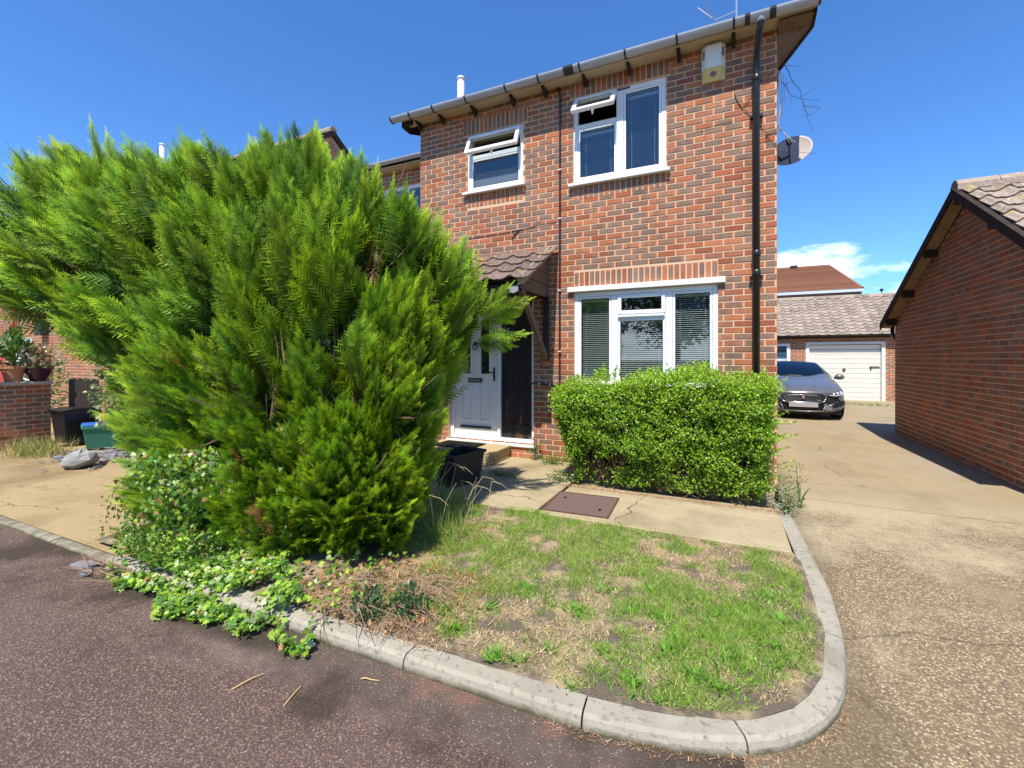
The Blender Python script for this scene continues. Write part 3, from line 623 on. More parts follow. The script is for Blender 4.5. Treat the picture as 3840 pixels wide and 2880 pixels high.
m = MB(); m.box(1.275, 1.303, DY-.012, DY+.004, 1.085, 1.29); h_ = bevel(m.build('handle_plate', IRON, door), .006, 2); m = MB(); m.tube([(1.289, DY-.01, 1.215), (1.289, DY-.05, 1.215), (1.27, DY-.055, 1.216), (1.17, DY-.055, 1.218)], .009, 8); m.build('door_handle', IRON, door, smooth=True)
m = MB(); 
m.tube([(.967+.032*math.cos(R(k*20)), DY-.022, 1.60+.045*math.sin(R(k*20))) for k in range(19)], .008, 6); m.lathe([(0, .018), (.028, .012), (.034, 0)], n=12, M=Matrix.Translation((.967, DY-.004, 1.65)) @ Matrix.Rotation(R(90), 4, 'X')); m.build('door_knocker', IRON, door, smooth=True)
m = MB(); m.lathe([(0, .012), (.012, .01), (.014, 0)], n=10, M=Matrix.Translation((1.325, DY+.002, 1.48)) @ Matrix.Rotation(R(90), 4, 'X')); m.build('door_lock', CHROME, door)
# side panel of vertical planks
sp_ = empty('side_panel', (1.65, DY, .25)); sp_.parent = hs_; sp_.matrix_parent_inverse = Matrix.Translation(hs_.location).inverted()
for i in range(5):
    a = 1.404 + i*.100; m = MB(); m.box(a+.002, a+.098, DY+.012+random.uniform(0, .004), DY+.04, .252, 2.252); bevel(m.build('plank', 'panelwood', sp_), .006, 1)
m = MB(); m.box(1.50, 1.87, DY-.008, DY+.011, .40, .455); m.build('rail', 'panelwood', sp_)
# house number 34, small white numerals by the door post
def numerals():
    m = MB(); 
    segs = {'3': [(0, 1, 1, 1), (1, 1, 1, 0), (0, .5, 1, .5), (0, 0, 1, 0)], '4': [(.75, 1, 0, .35), (0, .35, 1, .35), (.75, 1, .75, 0)]}
    for i, ch in enumerate('34'):
        for (a, b, c_, d) in segs[ch]:
            X = 1.43 + i*.062; m.tube([(X+a*.042, DY+.006, 1.80+b*.075), (X+c_*.042, DY+.006, 1.80+d*.075)], .0045, 5)
    m.build('house_number', CAB, sp_)
numerals()
m = MB(); m.box(.50, 2.0, -.035, .06, .155, .192); bevel(m.build('door_sill', 'upvc', ds), .004, 2)

# porch canopy ------------------------------------------------------------
pc = empty('porch_canopy', (1.24, 0, 2.3)); pc.parent = hs_; pc.matrix_parent_inverse = Matrix.Translation(hs_.location).inverted()
CX0, CX1 = .27, 2.22; zt, zb, yf = 2.985, 2.40, -1.03
sl = math.atan2(zt-zb, -yf); L = math.hypot(zt-zb, yf)
bd = MB(); bd.add([(CX0, -.012, zt-.05), (CX1-.05, -.012, zt-.05), (CX1-.05, yf, zb-.05), (CX0, yf, zb-.05), (CX0, -.012, zt-.03), (CX1-.05, -.012, zt-.03), (CX1-.05, yf, zb-.03), (CX0, yf, zb-.03)], [(0, 1, 2, 3), (7, 6, 5, 4), (2, 6, 7, 3), (1, 5, 6, 2), (0, 3, 7, 4)]); bd.build('roof_deck', 'dark_wood', pc)
def wave_tile(wd, ln, amp, nw=12, th=.014, waves=1):
    m = MB(); 
    def h(u):
        p = (u*waves) % 1.0
        return amp*(math.exp(-((p-.24)/.17)**2) - .12) if p < .62 else amp*(-.12 + .10*math.cos((p-.62)/.38*2*math.pi))
    top = [(u/nw*wd, h(u/nw)) for u in range(nw+1)]; vs = []
    for y in (0, ln): vs += [(x, y, z) for x, z in top] 
    for y in (0, ln): vs += [(x, y, z-th) for x, z in top]
    k = nw+1; fs = [(i, i+1, k+i+1, k+i) for i in range(nw)] + [(2*k+i+1, 2*k+i, 3*k+i, 3*k+i+1) for i in range(nw)] + [(2*k+i, 2*k+i+1, i+1, i) for i in range(nw)] + [(0, k, 3*k, 2*k), (nw, 2*k+nw, 3*k+nw, k+nw)]
    m.add(vs, fs); return m
def tile_field(parent, me, O, a, upv, nrm, nx, ny, pw, pl, tilt=.02, jit=.006, limit=300, keep=None):
    """tiles laid from eaves upward; a along eaves, upv up the slope, nrm out"""
    a, upv, nrm, O = Vector(a), Vector(upv), Vector(nrm), Vector(O); n = 0
    for r in range(ny):
        for c_ in range(nx):
            if keep and not keep(r, c_): continue
            y2 = (upv - nrm*tilt).normalized(); z2 = a.cross(y2).normalized()
            M = Matrix(((a.x, y2.x, z2.x), (a.y, y2.y, z2.y), (a.z, y2.z, z2.z))).to_4x4()
            p = O + a*(c_*pw) + upv*(r*pl + random.uniform(-jit, jit)) + nrm*(.012 + random.uniform(0, .004))
            o = bpy.data.objects.new('roof_tile', me); COL.objects.link(o); o.parent = parent; o.matrix_parent_inverse = Matrix.Translation(parent.location).inverted(); o.matrix_basis = Matrix.Translation(p) @ M
pt = wave_tile(.30, .34, .036, 12).mesh('porch_tile', 'porch_tile', smooth=False)
upv = Vector((0, math.cos(sl), math.sin(sl))); nrm = Vector((0, -math.sin(sl), math.cos(sl)))
tile_field(pc, pt, Vector((CX0-.06, yf-.05, zb-.045)) + nrm*.02, (1, 0, 0), upv, nrm, 7, 4, .305, .285, .075)
# right and left cheeks of horizontal boards, bargeboards
for xo, sgn in ((CX1-.045, 1), (CX0+.02, -1)):
    zb0 = 2.27
    for k in range(4):
        a, b = zb0 + k*.165, zb0 + (k+1)*.165 - .008
        def yat(z): return -(zt-.06-z)/math.tan(sl) if z > zb-.06 else yf+.06
        b2 = min(b, zt-.08); 
        if a >= b2: continue
        lo = -.05*0
        m = MB(); m.prism([(xo, -.012, a), (xo, yat(a), a - .0), (xo, min(yat(b2), -.03), b2), (xo, -.012, b2)], (.02*sgn, 0, 0)); m.build('cheek_board', 'cheek_wood', pc)
    m = MB(); off = .022*sgn
    m.prism([(xo+off, -.012, zt+.0), (xo+off, -.012, zt-.13), (xo+off, yf+.10, zb-.07), (xo+off, yf-.02, zb-.10), (xo+off, yf-.045, zb-.02)], (.028*sgn, 0, 0)); m.build('bargeboard', 'barge_wood', pc)
m = MB(); m.box(CX0+.05, CX1-.06, yf+.02, yf+.06, 2.22, zb-.07); m.build('front_beam', 'dark_wood', pc)
m = MB(); m.box(CX0+.05, CX1-.06, yf+.08, -.02, 2.275, 2.295); m.build('canopy_ceiling', 'dark_wood', pc)
m = MB(); m.prism([(CX1-.14, yf-.005, 2.30), (CX1-.03, yf-.005, 2.30), (CX1-.03, yf-.005, 2.23), (CX1-.09, yf-.005, 2.205), (CX1-.14, yf-.005, 2.22)], (0, .025, 0)); m.build('end_bracket', GREYP, pc)
for xo in (2.135, .29):
    m = MB(); m.box(xo, xo+.07, -.075, -.010, 1.40, 2.27); bevel(m.build('wall_post', 'dark_wood', pc), .004)
    m = MB(); m.tube([(0, 0, 0), (0, 0, 1)], .04, 4)
    A, B_ = Vector((xo+.035, -.90, 2.27)), Vector((xo+.035, -.06, 1.42)); d_ = (B_-A); M = Matrix.Translation(A) @ d_.to_track_quat('Z', 'Y').to_matrix().to_4x4()
    m = MB(); m.box(-.030, .030, -.036, .036, 0, d_.length, M=M); bevel(m.build('brace', 'brace_wood', pc), .004)
    m = MB(); m.box(xo-.01, xo+.085, -.085, -.002, 1.315, 1.385); m.build('corbel_brick', 'brick_one', pc)
# cracked lead flashing line above the porch
m = MB(); m.tube([(.9, -.012, 3.245), (1.25, -.012, 3.25), (1.52, -.012, 3.255), (1.78, -.012, 3.27), (2.1, -.012, 3.30), (2.3, -.012, 3.315)], .004, 5); m.tube([(1.75, -.012, 3.27), (1.66, -.013, 3.20), (1.63, -.013, 3.15)], .009, 5); m.build('flashing_strip', DGREY, hs_)

# step, mat ----------------------------------------------------------------
st = empty('door_step', (1.05, -.3, 0)); tag(st, 'low step of tan split stone blocks below the white front door', 'step')
m = MB(); m.box(.46, 1.60, -.575, -.045, 0.002, .135); m.build('step_core', TANM, st)
m = MB(); m.box(.45, 1.03, -.60, -.042, .136, .172, ch=.006); m.box(1.035, 1.625, -.60, -.042, .136, .172, ch=.006); m.build('tread', TAN, st)
for k in range(3):
    for x in np.arange(.455 + (.06 if k % 2 else 0), 1.58, .145):
        m = MB(); m.box(x, min(x+.138, 1.618), -.598 - random.uniform(0, .006), -.574, .004+k*.044, .043+k*.044, ch=.005); m.build('stone_block', TAN, st)
    for y in np.arange(-.57 + (.05 if k % 2 else 0), -.08, .125):
        m = MB(); m.box(1.599, 1.612 + random.uniform(0, .008), y, min(y+.118, -.05), .004+k*.044, .043+k*.044, ch=.005); m.build('stone_block', TAN, st)
m = MB(); m.box(.62, 1.27, -.56, -.14, .173, .187, ch=.004); tag(m.build('doormat', S('mat_black', (.012, .012, .012), .95, .1), org=(.95, -.35, .173)), 'black doormat lying on the tan stone door step', 'doormat')

# things fixed to the house -------------------------------------------------
al = empty('alarm_box', (4.3, -.01, 4.72)); tag(al, 'cream alarm box with yellowed lower face and round lens under the eaves', 'alarm box')
m = MB(); z0, z1 = 4.72, 5.13; pr = [(4.165, -.012), (4.165, -.05), (4.215, -.115), (4.375, -.115), (4.425, -.05), (4.425, -.012)]
n = len(pr); zz = [z0+.0, z0+.12, z1-.03, z1]; ins = [.35, 1.0, 1.0, .94]
vs = [(4.295+(x-4.295)*(1 if k else .97), -.012+(y+.012)*ins[k], z) for k, z in enumerate(zz) for x, y in pr]
m.add(vs, [(k*n+i, k*n+(i+1) % n, (k+1)*n+(i+1) % n, (k+1)*n+i) for k in range(3) for i in range(n)] + [tuple(range(n))[::-1], tuple(range(3*n, 4*n))]); bevel(m.build('case', 'alarm', al), .005, 2)
m = MB(); m.lathe([(0, .03), (.026, .024), (.036, .006), (.042, 0)], n=16, M=Matrix.Translation((4.295, -.072, z0+.075)) @ Matrix.Rotation(R(62), 4, 'X')); m.build('lens', LENS, al, smooth=True)
for sx in (0, 1):
    for k in range(6):
        z = z1-.06-.018*k; x = 4.19 if not sx else 4.40; M = Matrix.Translation((x, -.084, z)) @ Matrix.Rotation(R(-52 if not sx else 52), 4, 'Z'); m = MB(); m.box(-.022, .022, -.003, .003, -.004, .004, M=M); m.build('louvre', DGREY, al)
sd = empty('satellite_dish', (HW+.02, .40, 3.95)); tag(sd, 'pinkish grey satellite dish on the side wall above the driveway', 'satellite dish')
A = Matrix.Translation((HW+.21, .62, 4.0)) @ Vector((-.22, -.90, .42)).to_track_quat('Z', 'Y').to_matrix().to_4x4()
m = MB(); m.lathe([(.0, -.055), (.08, -.05), (.15, -.034), (.21, -.008), (.225, .0), (.224, .006), (.205, -.002), (.14, -.028), (.07, -.044), (0, -.048)], n=28, M=A); m.build('reflector', DISHM, sd, smooth=True)
m = MB(); m.tube([(HW+.005, .40, 3.92), (HW+.10, .62, 3.90), (HW+.20, .66, 3.95)], .016, 8); m.box(HW+.010, HW+.022, .33, .47, 3.85, 3.99); m.build('mount', IRON, sd)
m = MB(); m.tube([A @ Vector((0, -.21, .0)), A @ Vector((0, -.19, .08)), A @ Vector((0, -.05, .17))], .009, 6); m.box(-.028, .028, -.06, .0, .15, .21, M=A); m.build('feed_arm', DGREY, sd)
cb = MB(); 
for k in range(3): cb.tube([(HW+.02+.03*k, .1+.05*k, 4.75), (HW+.05+.02*k, .12, 4.4), (HW+.03, .16+.04*k, 4.15), (HW+.16+.03*k, .32, 3.97)], .004, 5)
cb.build('cable', CAB, sd)
# dead climber stems by the downpipe and corner
cl = MB(); random.seed(3)
def creeper(p, d, n, step, r):
    pts = [Vector(p)]; v = Vector(d).normalized()
    for i in range(n):
        v = (v + Vector((random.gauss(0, .25), random.gauss(0, .05), random.gauss(0, .18)))).normalized(); q = pts[-1] + v*step; q.y = min(q.y, -.014) if q.x < HW else q.y; pts.append(q)
        if random.random() < .22 and r > .002: creeper(q, (random.uniform(-1, 1), 0, random.uniform(-.6, .3)), 4, step*.7, r*.6)
    cl.tube(pts, [r*(1-.6*i/len(pts)) for i in range(len(pts))], 5)
for a in (((4.52, -.015, 4.55), (.15, 0, -1), 14, .06, .005), ((4.5, -.015, 4.22), (-.9, 0, -.5), 8, .05, .003), ((4.95, -.02, 4.7), (-.8, 0, -.3), 8, .06, .003), ((HW+.04, .02, 4.85), (.1, 0, -1), 16, .06, .004), ((HW+.05, .08, 4.6), (.7, .3, -.8), 10, .05, .003), ((HW+.06, .1, 3.8), (1, .2, -.3), 7, .05, .003)): creeper(*a)
tag(cl.build('dead_creeper', S('dead_stem', (.055, .035, .022), .9), org=(4.5, -.02, 3.7)), 'dead leafless climber stems clinging to brickwork near the corner downpipe', 'creeper')
# flue and aerial on the roof
def flue(x, y, z0, z1, lab):
    o = empty('roof_flue', (x, y, z0)); tag(o, lab, 'flue', 'white roof flues')
    m = MB(); m.lathe([(.062, 0), (.062, z1-z0-.09), (.056, z1-z0-.085), (.056, z1-z0-.05)], (x, y, z0), 16); m.build('pipe', 'upvc', o, smooth=True)
    m = MB(); m.lathe([(.058, -.05), (.066, -.05), (.068, -.02), (.05, .0), (0, .0)], (x, y, z1), 16); m.build('cowl', 'upvc', o, smooth=True)
flue(.26, .8, 5.45, 6.32, 'white flue pipe on the nearest house, above its grey gutter')
ae = empty('roof_aerial', (4.45, .55, 5.4)); tag(ae, 'thin metal aerial on the roof, cut off by the picture top', 'aerial')
m = MB(); m.tube([(4.55, .5, 5.4), (4.55, .5, 6.9)], .014, 8); m.build('mast', SILV, ae)
m = MB(); m.tube([(4.55, .5, 5.85), (4.30, .45, 5.78), (4.10, .42, 5.98)], .008, 6); m.tube([(4.3, .45, 5.78), (4.18, .35, 5.95)], .006, 6); m.tube([(4.1, .5, 6.75), (5.1, .45, 6.75)], .01, 6); m.build('boom', SILV, ae)

# ------------------------------------------------------------------ rest of the terrace
def plain_house(name, lab, x0, x1, y0, dep, ev, holes, brick=True, ridge=True, pitch=24):
    o = empty(name, ((x0+x1)/2, y0+dep/2, 0)); tag(o, lab, 'house', 'houses of the terrace')
    m = MB(); slab_with_holes(m, x0, x1, -.15, ev+.02, holes, lambda s, t, z: (s, y0+t*.25, z))
    for q in ((x0, x0+.25, y0+.25, y0+dep), (x1-.25, x1, y0+.25, y0+dep), (x0+.25, x1-.25, y0+dep-.25, y0+dep)): m.box(*q, -.15, ev)
    rz_ = ev + .12 + (dep/2+.22)*math.tan(R(pitch)); yr = y0+dep/2
    for x in (x0, x1): m.add([(x, y0, ev), (x, y0+dep, ev), (x, yr, rz_-.12)], [(0, 1, 2)])
    wl2 = m.build('wall', 'mortar', o)
    bricks(wl2, (x0, y0, 0), (1, 0, 0), (0, -1, 0), courses(.002, x1-x0, 0, ev, [(h[0]-x0, h[1]-x0, h[2], h[3]) for h in holes]), 0)
    bricks(wl2, (x1, y0, 0), (0, 1, 0), (1, 0, 0), courses(.002, dep, 0, ev+dep/2*math.tan(R(pitch))-.02, [], top=lambda z: (0, dep) if z < ev else ((z-ev)/math.tan(R(pitch)), dep-(z-ev)/math.tan(R(pitch)))), 0)
    m = MB()
    for sg in (0, 1):
        f = (lambda y: y) if not sg else (lambda y: 2*yr - y)
        m.add([(x0-.12, f(y0-.22), ev+.06), (x1+.12, f(y0-.22), ev+.06), (x1+.12, yr, rz_-.06), (x0-.12, yr, rz_-.06), (x0-.12, f(y0-.22), ev+.13), (x1+.12, f(y0-.22), ev+.13), (x1+.12, yr, rz_), (x0-.12, yr, rz_)], [(0, 1, 2, 3), (7, 6, 5, 4), (0, 4, 5, 1), (0, 3, 7, 4), (1, 5, 6, 2)])
    r_ = m.build('roof', 'roof_tile', o, attr='bk')
    for i in range(int((x1-x0+.2)/.44)):
        c_ = MB(); c_.lathe([(.0, 0), (.115, 0), (.125, .43), (0, .43)], n=10, M=Matrix.Translation((x1+.10-.43-.43*i, yr, rz_-.01)) @ Matrix.Rotation(R(90), 4, 'Y')); c_.build('ridge_tile', 'garage_tile', r_)
    m = MB(); m.box(x0-.1, x1+.1, y0-.2, y0-.003, ev-.012, ev+.012); m.build('soffit', SOFF, o)
    g_ = halfpipe(x0-.1, x1-.02 if x1 < -.5 else x1-.005, y0-.25, ev+.09, .058).build('gutter', GUT, o)
    for x in (x1+.10, x0-.13):
        b_ = MB(); b_.prism([(x, y0-.2, ev-.05), (x, yr, rz_-.16), (x, y0+dep+.2, ev-.05), (x, y0+dep+.2, ev+.1), (x, yr, rz_-.01), (x, y0-.2, ev+.1)], (.022, 0, 0))
        if x < -.4: b_.build('bargeboard', 'dark_wood', o)
    return o, rz_
nb, _ = plain_house('brick_house', 'set-back brick house between the nearest house and the left one', -5.70, -.01, 1.15, 6.0, 5.12, [(-1.75, -.62, 3.75, 4.80), (-3.6, -2.2, 3.75, 4.80), (-3.6, -2.0, .9, 2.2), (-1.2, -.3, .1, 2.2)], pitch=22)
for (a, b, c_, d) in ((-1.75, -.62, 3.75, 4.80), (-3.6, -2.2, 3.75, 4.80), (-3.6, -2.0, .9, 2.2)):
    f_ = frame_rect(a, b, c_, d, .07, 1.18, 1.24, 'upvc', 'window', nb); m = MB(); m.box((a+b)/2-.04, (a+b)/2+.04, 1.181, 1.239, c_+.07, d-.07); m.build('mullion', 'upvc', f_); pane(a+.07, b-.07, c_+.07, d-.07, 1.20, f_)
    m = MB(); m.box(a-.05, b+.05, 1.05, 1.18, c_-.05, c_); m.build('sill', 'upvc', f_)
m = MB(); m.box(-1.2, -.3, 1.2, 1.25, .1, 2.2); m.build('door', S('door_white', (.6, .6, .6)), nb)
h3, rz3 = plain_house('brick_house', 'forward-standing brick house at the left, mostly hidden behind the conifer', -17.5, -5.73, -.30, 7.6, 5.06, [(-8.6, -6.8, .9, 2.1), (-15.6, -14.7, .05, 2.1), (-8.5, -7.0, 3.6, 4.8), (-14.4, -12.9, .8, 2.0)], pitch=34)
for (a, b, c_, d) in ((-8.6, -6.8, .9, 2.1), (-8.5, -7.0, 3.6, 4.8), (-14.4, -12.9, .8, 2.0)):
    f_ = frame_rect(a, b, c_, d, .07, -.27, -.21, 'upvc', 'window', h3); m = MB(); m.box((a+b)/2-.04, (a+b)/2+.04, -.269, -.211, c_+.07, d-.07); m.build('mullion', 'upvc', f_); pane(a+.07, b-.07, c_+.07, d-.07, -.25, f_)
    m = MB(); m.box(a-.05, b+.05, -.39, -.27, c_-.05, c_); m.build('sill', 'upvc', f_)
m = MB(); m.box(-15.6, -14.7, -.25, -.20, .05, 2.1); m.build('door', REDP, h3)
m = MB(); m.box(-12.3, -11.9, -.47, -.312, 2.05, 2.4); m.build('meter_box', DGREY, h3); m = MB(); m.tube([(-13.9, -.36, .0), (-13.9, -.36, 4.9)], .034, 8); m.build('downpipe', REDP, h3)
flue(-9.0, .9, 5.8, 7.08, 'white flue pipe on the left-hand house, showing above the conifer')

# ------------------------------------------------------------------ garages
gr = empty('brick_garage', (9.3, 2.6, 0)); tag(gr, 'brick garage on the right edge, shaded gable wall facing the driveway', 'garage')
GX, GYN, GYF, GEZ, GYR, GRZ = 7.40, .05, 5.22, 2.16, 2.2, 3.72
def gtop(z): 
    if z < GEZ - .02: return (0, GYF-GYN)
    fz = (GRZ - .14 - z); tf = fz/((GRZ-.14-GEZ+.02)/(GYF-GYR)); tn = fz/((GRZ-.14-2.28)/(GYR-GYN)) if z > 2.28 else GYR-GYN
    return (max(0, GYR-GYN-tn), min(GYF-GYN, GYR-GYN+tf))
m = MB(); m.prism([(GX, GYN, -.2), (GX, GYF, -.2), (GX, GYF, GEZ), (GX, GYR, GRZ-.12), (GX, GYN, 2.30)], (.22, 0, 0)); m.box(GX+.22, GX+6.5, GYF-.22, GYF, -.2, GEZ).box(GX+.22, GX+6.5, GYN, GYN+.22, -.2, 2.28)
gw = m.build('gable_wall', 'mortar', gr)
bricks(gw, (GX, GYN, 0), (0, 1, 0), (-1, 0, 0), [(a, b, c_, d) for a, b, c_, d in courses(0.002, GYF-GYN, -.15, GRZ-.14, [], pitch=.225, top=gtop)], 300)
VO = .17
def gslope(ya, za, yb, zb_, name):
    m = MB(); m.prism([(GX-VO, ya, za-.05), (GX-VO, yb, zb_-.05), (GX-VO, yb, zb_), (GX-VO, ya, za)], (6.9, 0, 0)); return m.build(name, 'dark_wood', gr)
ny, nz = GYN-.20, 2.30-.20*(GRZ-2.30)/(GYR-GYN)+.06; fy, fz_ = GYF+.20, GEZ-.20*(GRZ-GEZ)/(GYF-GYR)+.06
rn = gslope(ny, nz, GYR, GRZ-.0, 'roof_near'); rfar = gslope(fy, fz_, GYR, GRZ, 'roof_far')
gt = wave_tile(.30, .36, .052, 12).mesh('garage_tile', 'garage_tile')
un = Vector((0, GYR-ny, GRZ-nz)); Ln = un.length; un.normalize(); nn = Vector((0, -un.z, un.y))
tile_field(rn, gt, Vector((GX-VO+.05, ny-.03, nz)) + nn*.012, (1, 0, 0), un, nn, 22, int(Ln/.29), .30, Ln/int(Ln/.29), .08)
uf = Vector((0, GYR-fy, GRZ-fz_)); Lf = uf.length; uf.normalize(); nf = Vector((0, uf.z*1.0, -uf.y)); nf = Vector((0, -uf.z, uf.y)); nf = nf if nf.z > 0 else -nf
nfx = int(Lf/.30)
tile_field(rfar, gt, Vector((GX-VO+.05+22*.30, fy+.03, fz_)) + nf*.012, (-1, 0, 0), uf, nf, 12, nfx, .30, Lf/nfx, .08, keep=None)
for i in range(15):
    c_ = MB(); c_.lathe([(0, 0), (.12, 0), (.125, .42), (0, .42)], n=10, M=Matrix.Translation((GX-VO+.0+.43*i, GYR, GRZ+.0)) @ Matrix.Rotation(R(90), 4, 'Y')); c_.build('ridge_tile', 'garage_tile', gr)
# bargeboards, soffit under the verge, purlin ends
for (ya, za, yb, zb_) in ((ny, nz, GYR, GRZ), (fy, fz_, GYR, GRZ)):
    m = MB(); m.prism([(GX-VO-.026, ya, za+.01), (GX-VO-.026, yb, zb_+.015), (GX-VO-.026, yb, zb_-.115), (GX-VO-.026, ya, za-.12)], (.024, 0, 0)); m.build('bargeboard', 'dark_wood', gr)
    m = MB(); m.prism([(GX-VO+.001, ya, za-.075), (GX-VO+.001, yb, zb_-.075), (GX-VO+.001, yb, zb_-.088), (GX-VO+.001, ya, za-.088)], (VO-.012, 0, 0)); m.build('verge_soffit', 'verge_wood', gr)
for y in (GYR-.02, 3.25, 4.25, 5.12, 1.3):
    zz_ = (GRZ - (y-GYR)*(GRZ-fz_)/(fy-GYR) if y > GYR else GRZ-(GYR-y)*(GRZ-nz)/(GYR-ny)) - .20
    m = MB(); m.box(GX-.165, GX-.012, y-.04, y+.04, zz_+.0, zz_+.10); m.build('purlin_end', 'dark_wood', gr)
m = halfpipe(GX-.15, GX+6.4, GYF+.25, GEZ-.04, .055); gg = m.build('gutter', BLKP, gr)
m = MB(); m.tube([(GX+.02, GYF+.25, GEZ-.08), (GX+.02, GYF+.24, GEZ-.25), (GX+.05, GYF+.12, GEZ-.38), (GX+.06, GYF+.06, GEZ-.45), (GX+.06, GYF+.06, 0)], .034, 10); m.build('downpipe', BLKP, gr, smooth=True)

# row of garages at the end of the drive
bgz = empty('garage_row', (9, 15.9, 0)); tag(bgz, 'low brick garage block with weathered tiles at the end of the driveway', 'garage block')
BY = 13.44; D1 = (7.02, 9.31, -.12, 2.01); D2 = (4.25, 6.53, -.12, 1.97); D3 = (10.0, 12.3, -.12, 2.0)
m = MB(); slab_with_holes(m, 2.5, 13.5, -.2, 2.32, [D1, D2, D3], lambda s, t, z: (s, BY+t*.22, z)); m.box(2.5, 13.5, BY+5.0, BY+5.2, -.2, 2.3).box(2.5, 2.72, BY+.22, BY+5, -.2, 2.3).box(13.28, 13.5, BY+.22, BY+5, -.2, 2.3)
bw = m.build('wall', 'mortar', bgz); bricks(bw, (2.5, BY, 0), (1, 0, 0), (0, -1, 0), courses(.002, 11, -.15, 2.30, [(h[0]-2.5, h[1]-2.5, h[2], h[3]) for h in (D1, D2, D3)], pitch=.225), 0)
def garage_door(q, mat, lab, sc=1):
    x0, x1, z0, z1 = q; o = empty('garage_door', ((x0+x1)/2, BY, z0)); o.parent = bgz; o.matrix_parent_inverse = Matrix.Translation(bgz.location).inverted(); o['label'] = lab
    m = MB(); 
    for p in ((x0, x0+.10, z0, z1), (x1-.10, x1, z0, z1), (x0+.10, x1-.10, z1-.09, z1)): m.box(p[0], p[1], BY-.03, BY+.07, p[2], p[3])
    m.build('frame', WHITE if mat is not NAVY else 'upvc', o); n = 12; h = (z1-.09-z0-.03)/n
    for k in range(n):
        m = MB(); z = z0+.02+k*h; m.prism([(x0+.11, BY+.095, z), (x0+.11, BY+.062, z+.012), (x0+.11, BY+.050, z+h-.014), (x0+.11, BY+.095, z+h-.002)], (x1-x0-.22, 0, 0)); m.build('slat', mat, o)
    m = MB(); m.box((x0+x1)/2-.05, (x0+x1)/2+.05, BY+.02, BY+.05, 1.02, 1.05).box((x0+x1)/2-.012, (x0+x1)/2+.012, BY+.02, BY+.05, .97, 1.10); m.build('handle', IRON, o)
    m = MB(); m.box(x1-.42, x1-.14, BY+.03, BY+.05, 1.12, 1.15).box(x1-.40, x1-.37, BY+.03, BY+.05, 1.02, 1.12); m.build('bolt', IRON, o)
garage_door(D1, S('cream_white_door', (.74, .72, .65), .5, .3, .1, 2), 'off-white ribbed up-and-over garage door with a black handle')
garage_door(D2, NAVY, 'blue up-and-over garage door in a white frame'); garage_door(D3, WHITE, 'plain white garage door')
# white lower half of the blue door's neighbour panel
m = MB(); m.box(4.36, 6.42, BY+.03, BY+.045, -.05, 1.42); m.build('door_panel', S('pale_blue_panel', (.55, .62, .68), .5, .3), bgz)
pb = math.atan2(3.79-2.28, 2.6); ub = Vector((0, math.cos(pb), math.sin(pb))); nb_ = Vector((0, -math.sin(pb), math.cos(pb))); Lb = math.hypot(2.75, 2.75*math.tan(pb))
m = MB(); m.prism([(2.4, BY-.18, 2.22), (2.4, BY+2.6, 2.22+2.78*math.tan(pb)), (2.4, BY+2.6, 2.17+2.78*math.tan(pb)), (2.4, BY-.18, 2.17)], (11.2, 0, 0)); m.prism([(2.4, BY+5.4, 2.22), (2.4, BY+2.6, 2.22+2.78*math.tan(pb)), (2.4, BY+2.6, 2.17+2.78*math.tan(pb)), (2.4, BY+5.4, 2.17)], (11.2, 0, 0))
br = m.build('roof', 'dark_wood', bgz)
bt = wave_tile(.30, .32, .060, 10, .022).mesh('block_tile', 'garage_tile')
tile_field(br, bt, Vector((4.9, BY-.22, 2.215)) + nb_*.01, (1, 0, 0), ub, nb_, 24, 12, .30, (2.78/math.cos(pb))/12, .10, .012)
for i in range(25):
    c_ = MB(); c_.lathe([(0, 0), (.12, 0), (.125, .43), (0, .43)], n=8, M=Matrix.Translation((2.4+.44*i, BY+2.6, 2.22+2.78*math.tan(pb))) @ Matrix.Rotation(R(90), 4, 'Y')); c_.build('ridge_tile', 'garage_tile', br)
halfpipe(2.4, 13.6, BY-.24, 2.26, .055).build('gutter', BLKP, bgz)
m = MB(); m.box(2.5, 13.5, BY-.17, BY-.004, 2.16, 2.20); m.build('fascia', 'dark_wood', bgz)
m = MB(); m.lathe([(.0, .10), (.05, .08), (.07, .03), (.02, -.02)], (9.85, BY+2.6, 4.04), 8); m.tube([(9.85, BY+2.6, 3.8), (9.85, BY+2.6, 4.03)], .012, 6); m.build('roof_finial', IRON, bgz)

# far house with hipped brown roof
fh = empty('distant_house', (6.3, 30.5, 0)); tag(fh, 'distant house with hipped red-brown tiled roof behind the garage block', 'house')
m = MB(); m.box(-2, 11.05, 26.5, 34.0, -.1, 5.2); m.build('wall', S('far_brick', (.28, .17, .12), .9, .1, .2, 8), fh)
m = MB(); FZ = 5.45; RZ = 7.62; vs = [(-2.4, 26.1, FZ), (11.45, 26.1, FZ), (11.45, 34.4, FZ), (-2.4, 34.4, FZ), (1.6, 30.2, RZ), (10.9-.0, 30.2, RZ-.12)]
vs[5] = (11.0-.0, 30.1, RZ-.1); vs[5] = (10.55, 30.2, RZ-.05)
